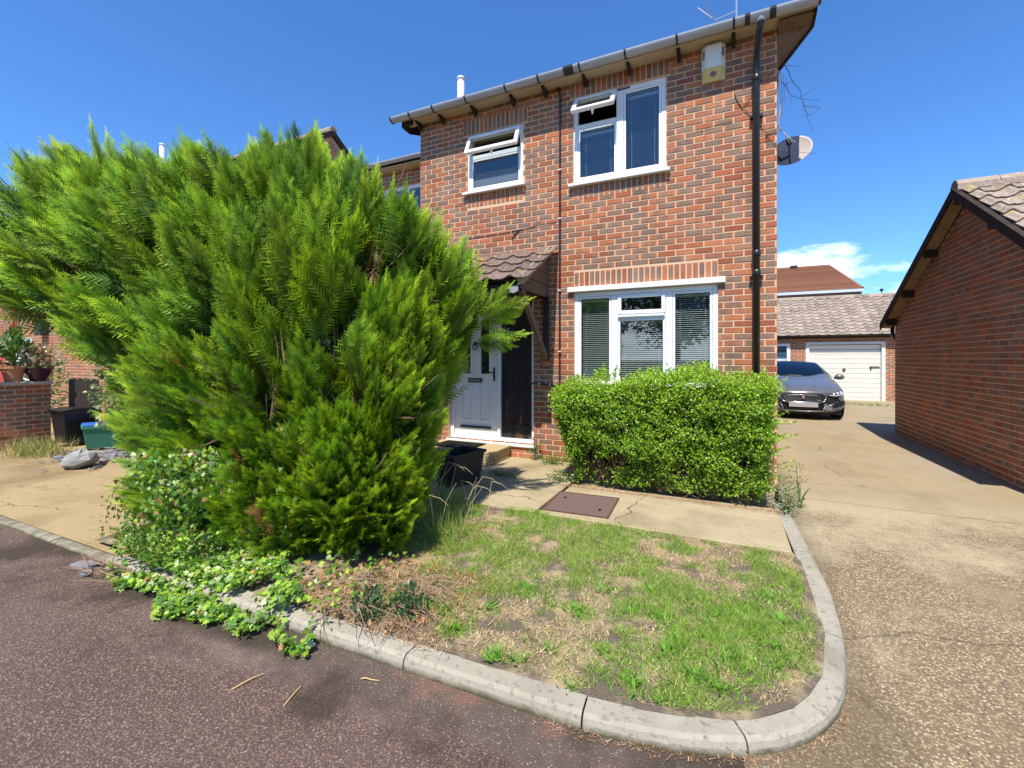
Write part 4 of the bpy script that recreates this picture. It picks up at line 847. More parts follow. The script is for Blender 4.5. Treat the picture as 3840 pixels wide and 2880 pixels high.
# tiled courses as stepped strips
def strip_roof(A, B, C, D, n):          # eaves A->B, ridge D->C
    A, B, C, D = map(Vector, (A, B, C, D)); nr = (B-A).cross(D-A).normalized(); q = MB()
    for k in range(n):
        t0, t1 = k/n, (k+1)/n; a, b = A.lerp(D, t0), B.lerp(C, t0); c_, d = B.lerp(C, t1), A.lerp(D, t1); up = nr*.05; o = len(q.v)
        q.add([a, b, b+up, a+up, c_+nr*.004, d+nr*.004], [(0, 1, 2, 3), (3, 2, 4, 5)]); r = random.random()
        for i in range(6): q.c[o+i] = (r, 0, 0)
    return q
q = strip_roof(vs[0], vs[1], vs[5], vs[4], 24); q2 = strip_roof(vs[1], vs[2], vs[5], vs[5], 24); q.add(q2.v, q2.f); q.c[-len(q2.c):] = q2.c; q.add([vs[2], vs[3], vs[4], vs[5]], [(0, 1, 2, 3)])
q.build('roof', 'far_tile', fh, attr='bk')
m = MB(); m.tube([vs[1], vs[5], vs[4]], .10, 8); m.build('ridge_tile', 'far_tile', fh, attr='bk')
m = MB(); m.box(-2.4, 11.5, 26.02, 26.12, 5.27, 5.43); m.build('fascia', S('pale_blue_fascia', (.55, .60, .66), .5), fh); m = MB(); m.box(-2.3, 11.4, 26.0, 26.5, 5.10, 5.27); m.build('soffit', 'dark_wood', fh); m = MB(); m.box(8.35, 8.75, 30.0, 30.3, RZ-.1, RZ+.12); m.build('roof_vent', 'dark_wood', fh)

# ------------------------------------------------------------------ car
def car(cx, fy):
    o = empty('parked_car', (cx, fy+2.4, -.03)); tag(o, 'grey saloon car parked facing the camera in front of the garage block', 'car')
    G0 = -.035
    def sweep(x, k): return k*abs(x/.92)**2.6
    # stations: y, sweep, half width, bottom, shoulder z, top z centre, top half width
    ST = [(.02, .40, .78, .24, .56, .60, .52), (.00, .40, .84, .20, .62, .665, .55), (.07, .36, .88, .19, .69, .735, .58), (.35, .22, .905, .19, .765, .82, .62), (.95, .04, .92, .19, .85, .925, .68),
          (1.40, .02, .925, .19, .905, .985, .72), (1.85, 0, .925, .19, .93, 1.175, .665), (2.30, 0, .925, .19, .945, 1.365, .585), (3.0, 0, .925, .19, .96, 1.42, .57), (3.65, 0, .92, .19, .97, 1.34, .57), (4.25, 0, .91, .2, .97, 1.06, .66), (4.75, -.10, .88, .22, .95, .99, .66), (4.90, -.14, .82, .26, .86, .90, .6)]
    m = MB(); cols = []
    for (y, k, w_, b, sz, tz, tw) in ST:
        half = [(.0, b), (w_*.60, b), (w_*.93, b+.03), (w_*.985, b+.18), (w_, (b+sz)/2+.06), (w_*.985, sz-.08), (w_*.93, sz), ((w_*.93+tw)/2, sz+(tz-sz)*.50), (tw, sz+(tz-sz)*.86), (tw*.55, tz-.012), (0, tz)]
        ring = [(x, z) for x, z in half] + [(-x, z) for x, z in half[-2:0:-1]]
        cols.append([(cx+x, fy+y+sweep(x, k), G0+z) for x, z in ring])
    n = len(cols[0]); 
    for r in cols: m.v += r
    m.c = [(0, 0, 0)]*len(m.v); m.f = [(i*n+j, i*n+(j+1) % n, (i+1)*n+(j+1) % n, (i+1)*n+j) for i in range(len(cols)-1) for j in range(n)] + [tuple(range(n)), tuple(range((len(cols)-1)*n, len(cols)*n))[::-1]]
    m.f = [f[::-1] for f in m.f]
    body = smoothsub(m.build('body', 'car', o, smooth=True), 2)
    # glass house
    def ws(u, v):
        x = (u*2-1)*(.735*(1-v) + .575*v); y = 1.40 + .86*v + .12*(x/.7)**2*(1-.3*v); z = .965 + .385*v + .035*math.sin(v*math.pi) + (.015-.05*(x/.7)**2)
        return (cx+x, fy+y-.03, G0+z+.02)
    m = MB(); m.grid(ws, 12, 8); m.build('windscreen', 'car_glass', o, smooth=True)
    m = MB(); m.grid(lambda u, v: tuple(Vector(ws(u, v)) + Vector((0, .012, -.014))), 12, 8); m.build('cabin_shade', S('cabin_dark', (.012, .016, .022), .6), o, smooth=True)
    m = MB(); m.tube([ws(0, 0), ws(.25, 0), ws(.5, 0), ws(.75, 0), ws(1, 0)], .014, 6); m.tube([ws(.2, .01), ws(.45, .05), ws(.6, .03)], .007, 5); m.build('wiper', BLK, o)
    m = MB(); m.box(cx-.10, cx+.10, fy+2.10, fy+2.13, G0+1.17, G0+1.23); m.build('inner_mirror', BLK, o)
    for sx in (-1, 1):
        m = MB(); m.add([(cx+sx*x, fy+y, G0+z) for x, y, z in ((.875, 1.62, .955), (.885, 3.75, .985), (.66, 3.45, 1.31), (.64, 2.55, 1.335))], [(0, 1, 2, 3)]); m.build('side_window', 'car_glass', o)
        m = MB(); m.lathe([(0, .10), (.07, .09), (.105, .04), (.11, -.02), (.08, -.07), (0, -.08)], n=14, M=Matrix.Translation((cx+sx*1.0, fy+1.60, G0+.985)) @ Matrix.Rotation(R(90), 4, 'X') @ Matrix.Diagonal((1, .68, .8, 1))); m.tube([(cx+sx*.88, fy+1.62, G0+.94), (cx+sx*.96, fy+1.61, G0+.95)], .02, 6); m.build('wing_mirror', 'car', o, smooth=True)
        # headlamp
        def fy_at(x, z): return fy + sweep(x, .38) + .02 + max(0, (z-.55))*.55
        P = [(.50, .585), (.66, .575), (.80, .60), (.845, .66), (.83, .715), (.68, .685), (.53, .64)]
        m = MB(); m.prism([(cx+sx*x, fy_at(x, z)-.035, G0+z) for x, z in P], (0, .05, 0)); hl = m.build('headlight', BLK, o)
        for (x, z, r) in ((.62, .625, .030), (.70, .640, .032), (.78, .660, .030)):
            m = MB(); m.lathe([(0, .012), (r*.7, .008), (r, 0)], n=12, M=Matrix.Translation((cx+sx*x, fy_at(x, z)-.036, G0+z)) @ Matrix.Rotation(R(90), 4, 'X')); m.build('lamp_lens', LAMPG, hl, smooth=True)
        m = MB(); m.tube([(cx+sx*x, fy_at(x, z)-.045, G0+z) for x, z in ((.53, .60), (.66, .588), (.79, .612), (.835, .66))], .008, 5); m.build('lamp_strip', LAMPG, hl)
        # side intake
        P = [(.56, .33), (.66, .42), (.86, .475), (.87, .40), (.80, .345)]
        m = MB(); m.prism([(cx+sx*x, fy+sweep(x, .40)-.028, G0+z) for x, z in P], (0, .05, 0)); m.build('side_intake', BLK, o)
        m = MB(); m.tube([(cx+sx*x, fy+sweep(x, .40)-.03, G0+z) for x, z in ((.50, .255), (.62, .285), (.80, .32), (.88, .38))], .016, 6); m.build('bumper_blade', 'car', o, smooth=True)
        for yw in (.92, 3.78):
            wh = empty('wheel', (cx+sx*.80, fy+yw, G0+.33)); wh.parent = o; wh.matrix_parent_inverse = Matrix.Translation(o.location).inverted()
            M = Matrix.Translation((cx+sx*.81, fy+yw, G0+.335)) @ Matrix.Rotation(R(90*sx), 4, 'Y')
            m = MB(); m.lathe([(.22, -.11), (.31, -.115), (.335, -.08), (.338, .07), (.325, .105), (.24, .115), (.23, .09)], n=28, M=M); m.build('tyre', RUB, wh, smooth=True)
            m = MB(); m.lathe([(.235, .09), (.225, .10), (.21, .06), (.06, .07), (.05, .09), (0, .09)], n=20, M=M); m.build('rim', SILV, wh, smooth=True)
    # grille
    def gp(n_, sx_, sz_): return [(sx_*math.copysign(abs(math.cos(t))**.42, math.cos(t)), .545 + sz_*math.copysign(abs(math.sin(t))**.5, math.sin(t)) - .02*(1 if math.sin(t) < 0 else 0)*abs(math.cos(t))) for t in [2*math.pi*k/n_ for k in range(n_)]]
    Q = gp(36, .445, .098); m = MB(); m.prism([(cx+x*(1 if z > .54 else .93), fy+sweep(x, .40)-.035+max(0, z-.5)*.35, G0+z) for x, z in Q], (0, .06, 0)); gl = m.build('grille', BLK, o)
    m = MB(); pts = [(cx+x*(1 if z > .54 else .93), fy+sweep(x, .40)-.038+max(0, z-.5)*.35, G0+z) for x, z in gp(36, .46, .108)]; m.tube(pts+[pts[0]], .014, 6); m.build('grille_surround', CHROME, gl, smooth=True)
    for k in range(-5, 6):
        m = MB(); x = k*.078; m.tube([(cx+x, fy+sweep(x, .4)-.036, G0+.462), (cx+x, fy+sweep(x, .4)-.012, G0+.63)], .003, 4); m.build('grille_bar', DGREY, gl)
    m = MB(); m.lathe([(0, .02), (.030, .016), (.038, 0)], n=16, M=Matrix.Translation((cx, fy-.03, G0+.55)) @ Matrix.Rotation(R(90), 4, 'X')); m.build('badge', CHROME, gl, smooth=True)
    m = MB(); m.lathe([(0, .026), (.02, .022), (.026, .016)], n=16, M=Matrix.Translation((cx, fy-.03, G0+.55)) @ Matrix.Rotation(R(90), 4, 'X')); m.build('badge_centre', S('badge_red', (.45, .10, .12), .3), gl, smooth=True)
    m = MB(); m.box(cx+.27, cx+.36, fy-.028, fy-.008, G0+.475, G0+.495); m.build('grille_badge', CHROME, gl)
    m = MB(); m.box(cx-.29, cx+.29, fy-.052, fy-.03, G0+.325, G0+.435); m.build('number_plate', PLATE, o)
    P = [(-.42, .40), (-.36, .25), (.36, .25), (.42, .40), (.37, .40), (.32, .30), (-.32, .30), (-.37, .40)]
    m = MB(); m.prism([(cx+x, fy+sweep(x, .4)-.034, G0+z) for x, z in P], (0, .05, 0)); m.build('lower_intake', BLK, o)
    m = MB(); m.tube([(cx+x, fy+sweep(x, .4)-.04, G0+z) for x, z in ((-.46, .42), (-.39, .235), (0, .225), (.39, .235), (.46, .42))], .012, 6); m.build('bumper_trim', 'car', o, smooth=True)
    m = MB(); m.box(cx-.78, cx+.78, fy+.25, fy+4.6, G0+.14, G0+.22); m.build('underbody', BLK, o)
    for sx in (-.22, .22):
        m = MB(); m.tube([(cx+sx*1.2, fy+.25, G0+.795), (cx+sx*1.7, fy+1.25, G0+.955)], .008, 5); m.build('bonnet_crease', 'car', o, smooth=True)
car(6.06, 6.62)

# ------------------------------------------------------------------ left side: low wall, pots, boxes
lw = empty('garden_wall', (-6.4, -3.0, -.06)); tag(lw, 'low red brick garden wall with stone coping at the left edge', 'wall')
WX = -6.24
m = MB(); m.box(WX-.215, WX-.009, -4.02, -2.228, -.15, .975); lwm = m.build('wall', 'mortar', lw)
bricks(lwm, (WX-.009, -4.02, 0), (0, 1, 0), (1, 0, 0), courses(.0, 1.79, -.07, .975, [], pitch=.225), 200)
bricks(lwm, (WX-.215, -4.02, 0), (1, 0, 0), (0, -1, 0), courses(.0, .205, -.07, .975, [], pitch=.225), 60)
for k in range(4):
    m = MB(); m.box(WX-.24, WX+.02, -4.04+k*.46, -4.045+(k+1)*.46, .976, 1.03, ch=.006); m.build('coping_stone', 'coping', lw)
def pot(name, lab, x, y, z, r0, r1, h, mat, rim=True, group=None, sq=False):
    o = empty(name, (x, y, z)); tag(o, lab, 'plant pot', group); m = MB()
    pr = [(0, .004), (r0, .0), (r1*.96, h*.80), (r1*.96, h*.81), (r1*1.05, h*.82), (r1*1.06, h), (r1*.95, h), (r1*.93, h*.86), (0, h*.85)] if rim else [(0, .004), (r0, 0), (r1, h*.96), (r1*1.03, h), (r1*.94, h), (r1*.90, h*.86), (0, h*.85)]
    m.lathe(pr, (x, y, z), 24); m.build('pot', mat, o, smooth=False); m = MB(); m.lathe([(0, h*.865), (r1*.92, h*.865)], (x, y, z), 16); m.build('compost', 'soil', o); return o
p1 = pot('plant_pot', 'wide terracotta bowl pot on the wall coping, nearest the left edge', WX-.10, -3.05, 1.031, .13, .215, .24, TERRA)
p2 = pot('plant_pot', 'smaller terracotta pot on the wall behind the wide terracotta bowl', WX-.34+.22, -2.66, 1.031, .10, .145, .27, TERRA)
p3 = pot('plant_pot', 'dark purple glazed pot on the end of the brick garden wall', WX-.10, -2.36, 1.031, .10, .20, .225, PURP, rim=False)

# ------------------------------------------------------------------ foliage templates
def frond(nl=7, wdt=.05):
    """flat spray along +z, unit length, in the xz plane"""
    v, t = [], []
    def tri(a, b, c): t.append((len(v), len(v)+1, len(v)+2)); v.extend([a, b, c])
    tri((-.018, 0, 0), (.018, 0, 0), (0, .02, 1))
    for j in range(nl):
        s_ = .10 + .82*j/(nl-1); l = .40*(1-.72*s_) + .05
        for sg in (-1, 1):
            b = (0, .02*s_, s_); e = (sg*l*.70, .04*math.sin(j*2.1)+.02, s_+l*.78); w_ = wdt*(1-.35*s_)
            tri((0, .0, s_-w_*.9), e, (sg*.02, .01, s_+w_*.9))
    return np.array(v), np.array(t)
def plume(nsp=26, seed=1, spread=40, fl=.40, flat=False):
    r = np.random.default_rng(seed); fv, ft = frond(7, .088); V, T, A = [], [], []; off = 0
    for k in range(nsp):
        t_ = .06 + .92*(k/nsp)**.9; az = k*2.399 + r.normal(0, .35); ang = R(spread*(1.0-.55*t_) + r.normal(0, 7)); l = fl*(1-t_**1.6)*.85 + .12
        d = np.array([math.sin(ang)*math.cos(az), math.sin(ang)*math.sin(az), math.cos(ang)]); side = np.cross(d, [math.cos(az+1.3+r.normal(0, .5)), math.sin(az+1.3), .4]); side /= np.linalg.norm(side); nr = np.cross(d, side)
        if flat:
            sg = 1 if k % 2 else -1; ya = r.normal(0, .16); d = np.array([sg*math.sin(ang), ya, math.cos(ang)]); d /= np.linalg.norm(d); side = np.array([d[2], .0, -d[0]]) + np.array([0, r.normal(0, .35), 0]); side -= d*side.dot(d); side /= np.linalg.norm(side); nr = np.cross(d, side)
        M = np.stack([side, nr, d], 1); q = (fv*l) @ M.T + np.array([0, 0, t_*.86]); V.append(q); T.append(ft+off); A.append(np.clip(fv[:, 2], 0, 1)*.7 + .3*t_); off += len(fv)
    # top leader and thin axis
    q = fv*.28 + np.array([0, 0, .78]); V.append(q); T.append(ft+off); A.append(np.ones(len(fv))); off += len(fv)
    return np.concatenate(V), np.concatenate(T), np.concatenate(A)
PL = [plume(24, i+3, 36 + 6*(i % 3), .34 + .05*(i % 2)) for i in range(3)] + [plume(20, i+13, 44 + 6*(i % 3), .46 + .05*(i % 2), True) for i in range(3)]
LEAF4 = (np.array([(0, 0, 0), (.32, .10, .45), (0, 0, 1), (-.32, .10, .45)]), np.array([(0, 1, 2), (0, 2, 3)]))
IVY = (np.array([(0, 0, 0), (.20, .03, -.10), (.50, .06, .12), (.27, .02, .30), (.42, .05, .62), (.16, .0, .58), (0, -.04, 1.0), (-.16, .0, .58), (-.42, .05, .62), (-.27, .02, .30), (-.50, .06, .12), (-.20, .03, -.10), (0, .0, .30)]),
       np.array([(12, i, (i+1) % 12) for i in range(12)]))
GR = (np.array([(-.5, 0, 0), (.5, 0, 0), (.38, .06, .5), (-.38, .06, .5), (0, .28, 1.)]), np.array([(0, 1, 2), (0, 2, 3), (3, 2, 4)]))

CA, SA = .9037, .4283
def cl_(X, Y, z): return np.array([4.44 + CA*X - SA*Y, -5.942 + SA*X + CA*Y, z])   # metres right of / ahead of the viewpoint -> house frame
# ------------------------------------------------------------------ big conifer
ct = empty('conifer_tree', (1.1, -3.1, -.03)); tag(ct, 'large overgrown green conifer filling the left half, leaning left over the drive', 'tree')
ELL = [  # centre (X, Y, z), radii, number of plumes, lean
    ((-1.50, 4.25, 2.05), (1.15, .95, 1.33), 520, (0.05, 0, 1.0)),
    ((-2.30, 4.45, 2.36), (1.05, .9, 1.16), 340, (-.35, 0, .9)),
    ((-3.25, 4.55, 2.36), (1.10, .85, 1.10), 380, (-.62, -.1, .85)),
    ((-4.35, 4.70, 2.58), (1.00, .8, .84), 310, (-.72, -.1, .8)),
    ((-1.22, 3.80, 1.00), (.68, .72, 1.00), 330, (.1, -.25, .75)),
    ((-1.85, 3.75, .95), (.78, .72, .95), 260, (-.15, -.3, .65)),
    ((-2.55, 4.05, 1.05), (.72, .8, .95), 200, (-.5, -.2, .6)),
    ((-2.70, 3.95, .85), (.58, .62, .88), 250, (-.45, -.2, .6)),
    ((-3.10, 4.45, 1.35), (.62, .6, .70), 170, (-.7, -.1, .5)),
    ((-1.22, 3.42, .52), (.52, .42, .62), 240, (.05, -.3, .7)),
    ((-1.72, 3.45, .50), (.48, .40, .58), 170, (-.1, -.3, .6)),
    ((-.98, 4.25, 1.85), (.50, .6, 1.05), 260, (.3, 0, .8))]
root = np.array([-1.75, 4.2, -.2])
def top_of(X): return float(np.interp(X, [-2.0, -1.76, -1.33, -1.11, -.9, -.68, -.46], [3.7, 3.45, 3.18, 3.02, 2.82, 2.6, 2.4]))
Ps, Ds, Ls, Cs = [], [], [], []
for i, (c, r, n, lean) in enumerate(ELL):
    c, r, lean = np.array(c), np.array(r), np.array(lean); k = 0
    while k < n:
        u = rng.normal(size=3); u /= np.linalg.norm(u)
        if u[1] > .55 and rng.random() < .75: continue            # few on the far side
        f = 1 - abs(rng.normal(0, .07)); p = c + u*r*f
        nz_ = mnoise.noise(Vector(p*2.6)) + .5*mnoise.noise(Vector(p*5.5)+Vector((7, 1, 3)))
        if nz_ < .02 and rng.random() < .86: k += .22; continue
        p = p + u*r*.20*nz_
        if (((p-np.array([-1.42, 3.45, 1.52]))/np.array([.42, .45, .36]))**2).sum() < 1 and rng.random() < .85: k += .4; continue
        if p[2] < .06 or p[2] > top_of(p[0]): k += .15*(p[2] > .06); continue
        if any(j != i and (((p-np.array(e[0]))/np.array(e[1]))**2).sum() < .50 for j, e in enumerate(ELL)): k += .35; continue
        outw = u/r; outw /= np.linalg.norm(outw); fr = p - root; fr /= np.linalg.norm(fr)
        d = .55*outw + .45*fr + .95*lean + rng.normal(0, .16, 3); d[2] = max(d[2], -.05); d /= np.linalg.norm(d)
        Ps.append(p); Ds.append(d); Ls.append(rng.uniform(.26, .62)*(1.22 if i in (0, 1, 2, 3) else .86)); Cs.append(i); k += 1
# tall leader tips along the crown top
for X, Y, z, dx in ((-3.95, 4.55, 3.50, -.35), (-3.85, 4.5, 3.38, -.4), (-4.05, 4.6, 3.35, -.35), (-3.55, 4.5, 3.35, -.3), (-3.3, 4.4, 3.3, -.3), (-4.4, 4.7, 3.4, -.5), (-4.9, 4.7, 3.3, -.5), (-4.75, 4.7, 3.3, -.3), (-2.75, 4.4, 3.35, -.2), (-2.45, 4.4, 3.38, -.1), (-2.1, 4.3, 3.35, 0), (-1.85, 4.3, 3.30, 0), (-1.55, 4.3, 3.18, .05), (-2.9, 4.45, 3.35, -.25), (-1.2, 4.3, 2.98, .1), (-3.05, 4.4, 3.0, -.2), (-4.1, 4.6, 2.85, -.4)):
    for q in range(3):
        Ps.append(np.array([X+rng.normal(0, .07), Y+rng.normal(0, .1), z+rng.normal(0, .05)])); Ds.append(np.array([dx+rng.normal(0, .12), rng.normal(0, .1), 1.])); Ls.append(rng.uniform(.42, .66)); Cs.append(7)
# the sprig pushed out towards the porch
for (X, Y, z, d, l) in ((-.30, 4.15, 1.72, (.9, 0, .42), .50), (-.22, 4.15, 1.62, (1, .1, .1), .42), (-.30, 4.2, 1.82, (.75, 0, .75), .46), (-.12, 4.12, 1.86, (.95, 0, .35), .36), (-.34, 4.1, 1.58, (.9, -.1, -.12), .40)):
    Ps.append(np.array([X, Y, z]) + np.array(d)/np.linalg.norm(d)*l*.75); Ds.append(np.array(d, float)); Ls.append(l); Cs.append(9)
# sparse inner fill so that no daylight shows through the middle
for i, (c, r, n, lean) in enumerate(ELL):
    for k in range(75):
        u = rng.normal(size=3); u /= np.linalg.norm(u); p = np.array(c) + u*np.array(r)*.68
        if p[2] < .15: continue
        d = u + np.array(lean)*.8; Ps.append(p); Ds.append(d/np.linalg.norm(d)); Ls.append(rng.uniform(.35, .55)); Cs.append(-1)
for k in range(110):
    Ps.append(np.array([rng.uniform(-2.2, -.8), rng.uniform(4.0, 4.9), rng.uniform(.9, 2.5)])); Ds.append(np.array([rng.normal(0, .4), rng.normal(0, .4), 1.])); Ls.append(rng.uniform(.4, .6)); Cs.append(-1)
Ps, Ds, Ls, Cs = np.array(Ps), np.array(Ds), np.array(Ls), np.array(Cs)
toL = np.array([[CA, -SA, 0], [SA, CA, 0], [0, 0, 1]])
Pl = Ps @ toL.T + np.array([4.44, -5.942, 0]); Dl = Ds @ toL.T; Dl /= np.linalg.norm(Dl, axis=1, keepdims=True)
Vs, Ts, Ks, off = [], [], [], 0
pick = rng.integers(0, 6, len(Pl)); Fm = frames(Dl)
for k in range(6):
    idx = np.where(pick == k)[0]; tv, tt, ta = PL[k]
    V, T = scatter(tv, tt, Fm[idx], Pl[idx] - Dl[idx]*Ls[idx][:, None]*.8, np.stack([Ls[idx]*np.where(Cs[idx] == 7, .5, .84)]*2 + [Ls[idx]], 1)); n = len(idx)
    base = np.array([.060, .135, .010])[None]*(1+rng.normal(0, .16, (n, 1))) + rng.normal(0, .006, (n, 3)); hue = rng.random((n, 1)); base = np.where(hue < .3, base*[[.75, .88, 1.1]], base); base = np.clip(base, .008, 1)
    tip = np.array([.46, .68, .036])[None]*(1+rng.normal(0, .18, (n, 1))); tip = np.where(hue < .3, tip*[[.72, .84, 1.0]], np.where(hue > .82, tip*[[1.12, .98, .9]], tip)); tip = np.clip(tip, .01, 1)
    inner = (Cs[idx] == -1)[:, None]; base = np.where(inner, base*.55, base); tip = np.where(inner, tip*.5, tip)  # inner plumes coloured darker, painting in the shade inside the crown
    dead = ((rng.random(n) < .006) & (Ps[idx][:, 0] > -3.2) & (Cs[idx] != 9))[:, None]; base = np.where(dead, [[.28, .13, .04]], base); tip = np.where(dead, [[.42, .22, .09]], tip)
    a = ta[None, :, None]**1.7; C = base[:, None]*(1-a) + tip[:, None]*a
    Vs.append(V); Ts.append(T+off); Ks.append(C.reshape(-1, 3)); off += len(V)
V = np.concatenate(Vs); z_ok = V[:, 2] > -.02; V[:, 2] = np.maximum(V[:, 2], -.02)
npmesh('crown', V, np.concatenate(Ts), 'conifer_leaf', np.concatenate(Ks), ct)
# stems: a stool of several trunks fanning out, with bare inner branches
random.seed(11)
for k in range(9):
    tgt = ELL[(0, 1, 2, 3, 4, 5, 6, 0, 1)[k]]; b = np.array([-1.75+random.uniform(-.55, .75), 4.05+random.uniform(-.35, .4), -.05]); e = np.array(tgt[0]) + np.array([random.uniform(-.3, .3), random.uniform(-.2, .2), .45]); mid = b*.55 + e*.45 + np.array([0, 0, -.12])
    pts = [tuple(cl_(*((1-t)**2*b + 2*t*(1-t)*mid + t*t*e))) for t in np.linspace(0, 1, 7)]; m = MB(); m.tube(pts, [.050*(1-.75*i/6) for i in range(7)], 8); m.build('trunk', 'stem_wood', ct, smooth=True)
m = MB()
for k in range(420):
    j = random.randrange(len(ELL)); c, r = np.array(ELL[j][0]), np.array(ELL[j][1]); u = np.array([random.gauss(0, 1), -abs(random.gauss(0, 1)), random.gauss(0, .7)]); u /= np.linalg.norm(u)
    a = c + u*r*random.uniform(.35, .6); b = c + u*r*random.uniform(.86, .98) + np.array([random.gauss(0, .08), 0, random.uniform(.02, .2)])
    if min(a[2], b[2]) < .05: continue
    q = (a+b)/2 + np.array([0, 0, -.03]); m.tube([tuple(cl_(*a)), tuple(cl_(*q)), tuple(cl_(*b))], [.009, .006, .003], 4, cap=False)
br_ = m.build('branch', 'stem_wood', ct); br_['kind'] = 'stuff'
# bare lighter shoots seen in the lower middle of the crown
m = MB()
for k in range(60):
    X = random.uniform(-1.85, -1.05); b = np.array([X, 3.52+random.uniform(-.05, .28), random.uniform(.85, 1.30)]); e = b + np.array([(X+1.5)*.45+random.gauss(-.02, .035), random.uniform(-.05, .08), 1.0])*random.uniform(.30, .60)
    m.tube([tuple(cl_(*b)), tuple(cl_(*((b+e)/2 + np.array([.03, -.02, 0])))), tuple(cl_(*e))], [.005, .0035, .0015], 5, cap=False)
sh = m.build('bare_shoot', S('pale_stem', (.26, .165, .095), .85), ct); sh['kind'] = 'stuff'

# ------------------------------------------------------------------ clipped hedge under the window
hg = empty('hedge', (3.85, -.6, 0)); tag(hg, 'clipped bright green hedge below the ground floor window', 'hedge')
def hedge_pt(n):
    """points in the shell of an uneven box that overhangs at the top; returns P, outward normals, depth"""
    P, Nn, Dp = [], [], []
    while len(P) < n:
        f = rng.random(); u = rng.random(); v = rng.random()
        if f < .56: a, b, c = u, 0., v; nr = np.array([0, -1, .15])
        elif f < .72: a, b, c = u, v, 1.; nr = np.array([0, -.1, 1])
        elif f < .84: a, b, c = 0., v, u; nr = np.array([-1, -.1, .1])
        else: a, b, c = 1., v, u; nr = np.array([1, -.1, .1])
        zt = 1.05 + .17*min(1, a*2.0) + .04*math.sin(a*11+1) ; z = .05 + c*(zt-.05)
        fl = min(1, z/.9); x0 = 2.93 - .32*fl; x1 = 4.76 + .09*fl; y0 = -1.0 - .10*math.sin(min(1, z/1.0)*2.4); y1 = -.06
        p = np.array([x0 + a*(x1-x0), y0 + b*(y1-y0), z])
        q = Vector((p[0]*3.0, p[1]*3.0, p[2]*3.4)); bump = mnoise.noise(q)*.11 + mnoise.noise(q*2.3)*.09
        low = z < .36 + .22*mnoise.noise(Vector((p[0]*2.9, 0, 5))) + .06*math.sin(p[0]*17) and f < .56
        if low and rng.random() < .35 + .6*(mnoise.noise(Vector((p[0]*2.6, 3.3, z*3))) > -.02): continue
        dep = abs(rng.normal(0, .045)) + (.12*rng.random() if rng.random() < .25 else 0)
        rc = min(a, 1-a) < .06
        nr = nr/np.linalg.norm(nr); p = p + nr*(bump - dep - (.05 if rc else 0))
        P.append(p); Nn.append(nr); Dp.append(dep)
    return np.array(P), np.array(Nn), np.array(Dp)
P, Nn, Dp = hedge_pt(15000)
# each point is a short shoot with five leaves round it
sh_d = Nn*.75 + rng.normal(0, .45, P.shape) + np.array([0, -.05, .35]); sh_d /= np.linalg.norm(sh_d, axis=1, keepdims=True); n = len(P)
allP, allD, allS, allC = [], [], [], []
for j in range(5):
    t = j/4; pos = P + sh_d*(t*.045)[..., None] if False else P + sh_d*(t*.05); d = sh_d*(.35+.5*t) + rng.normal(0, .62, P.shape); d /= np.linalg.norm(d, axis=1, keepdims=True)
    allP.append(pos); allD.append(d); allS.append(rng.uniform(.018, .029, n)); g_ = np.clip(1 + rng.normal(0, .2, (n, 1)), .5, 1.6); yl = np.clip(t*.55 + rng.normal(.1, .2, (n, 1)) + .28*(P[:, 2:3] > .95), 0, 1)
    c = (np.array([.085, .200, .014])*(1-yl) + np.array([.36, .55, .032])*yl)*g_
    red = rng.random((n, 1)) < .012; allC.append(np.where(red, [[.22, .06, .03]], c))
aP, aD, aS, aC = map(np.concatenate, (allP, allD, allS, allC))
keep = (aP[:, 2] > .01) & (aP[:, 1] < -.02); aP, aD, aS, aC = aP[keep], aD[keep], aS[keep], aC[keep]
nrm_ = np.concatenate([Nn]*5)[keep]*.55 + np.array([.05, -.35, .55]) + rng.normal(0, .42, aD.shape); X_ = np.cross(nrm_, aD); X_ /= np.linalg.norm(X_, axis=1, keepdims=True)+1e-9; Y_ = np.cross(aD, X_)
V, T = scatter(*LEAF4, np.stack([X_, Y_, aD], 2), aP, aS); npmesh('foliage', V, T, 'hedge_leaf', np.repeat(aC, 4, 0), hg)
# long untrimmed shoots on the top and the right
SP, SD = [], []
for k in range(60):
    if k < 34: b = np.array([rng.uniform(2.95, 4.85), rng.uniform(-.9, -.2), 1.17 + .05*rng.random()]); d = np.array([rng.normal(0, .35), rng.normal(-.05, .2), 1.]); l = rng.uniform(.05, .17)
    else: b = np.array([4.82, rng.uniform(-.95, -.2), rng.uniform(.25, 1.2)]); d = np.array([1., rng.normal(-.1, .25), rng.uniform(.0, .5)]); l = rng.uniform(.08, .24)
    d /= np.linalg.norm(d)
    for q in np.linspace(.1, 1, 9): 
        for _ in range(3): SP.append(b + d*l*q); SD.append(d*.5 + rng.normal(0, .6, 3))
SP, SD = np.array(SP), np.array(SD); SD /= np.linalg.norm(SD, axis=1, keepdims=True)
V, T = scatter(*LEAF4, frames(SD), SP, rng.uniform(.018, .03, len(SP))); C = np.array([.30, .48, .03])*(1+rng.normal(0, .2, (len(SP), 1))); npmesh('new_shoot', V, T, 'hedge_leaf', np.repeat(np.clip(C, .01, 1), 4, 0), hg)['kind'] = 'stuff'
m = MB(); random.seed(5)
for k in range(300):
    b = Vector((random.uniform(2.95, 4.75), random.uniform(-.95, -.15), random.uniform(0, .12))); e = b + Vector((random.gauss(0, .16), random.gauss(-.10, .1), random.uniform(.35, 1.0))); e.y = max(e.y, -1.03)
    m.tube([b, b.lerp(e, .5) + Vector((random.gauss(0, .05), random.gauss(0, .04), 0)), e], [.007, .005, .003], 4, cap=False)
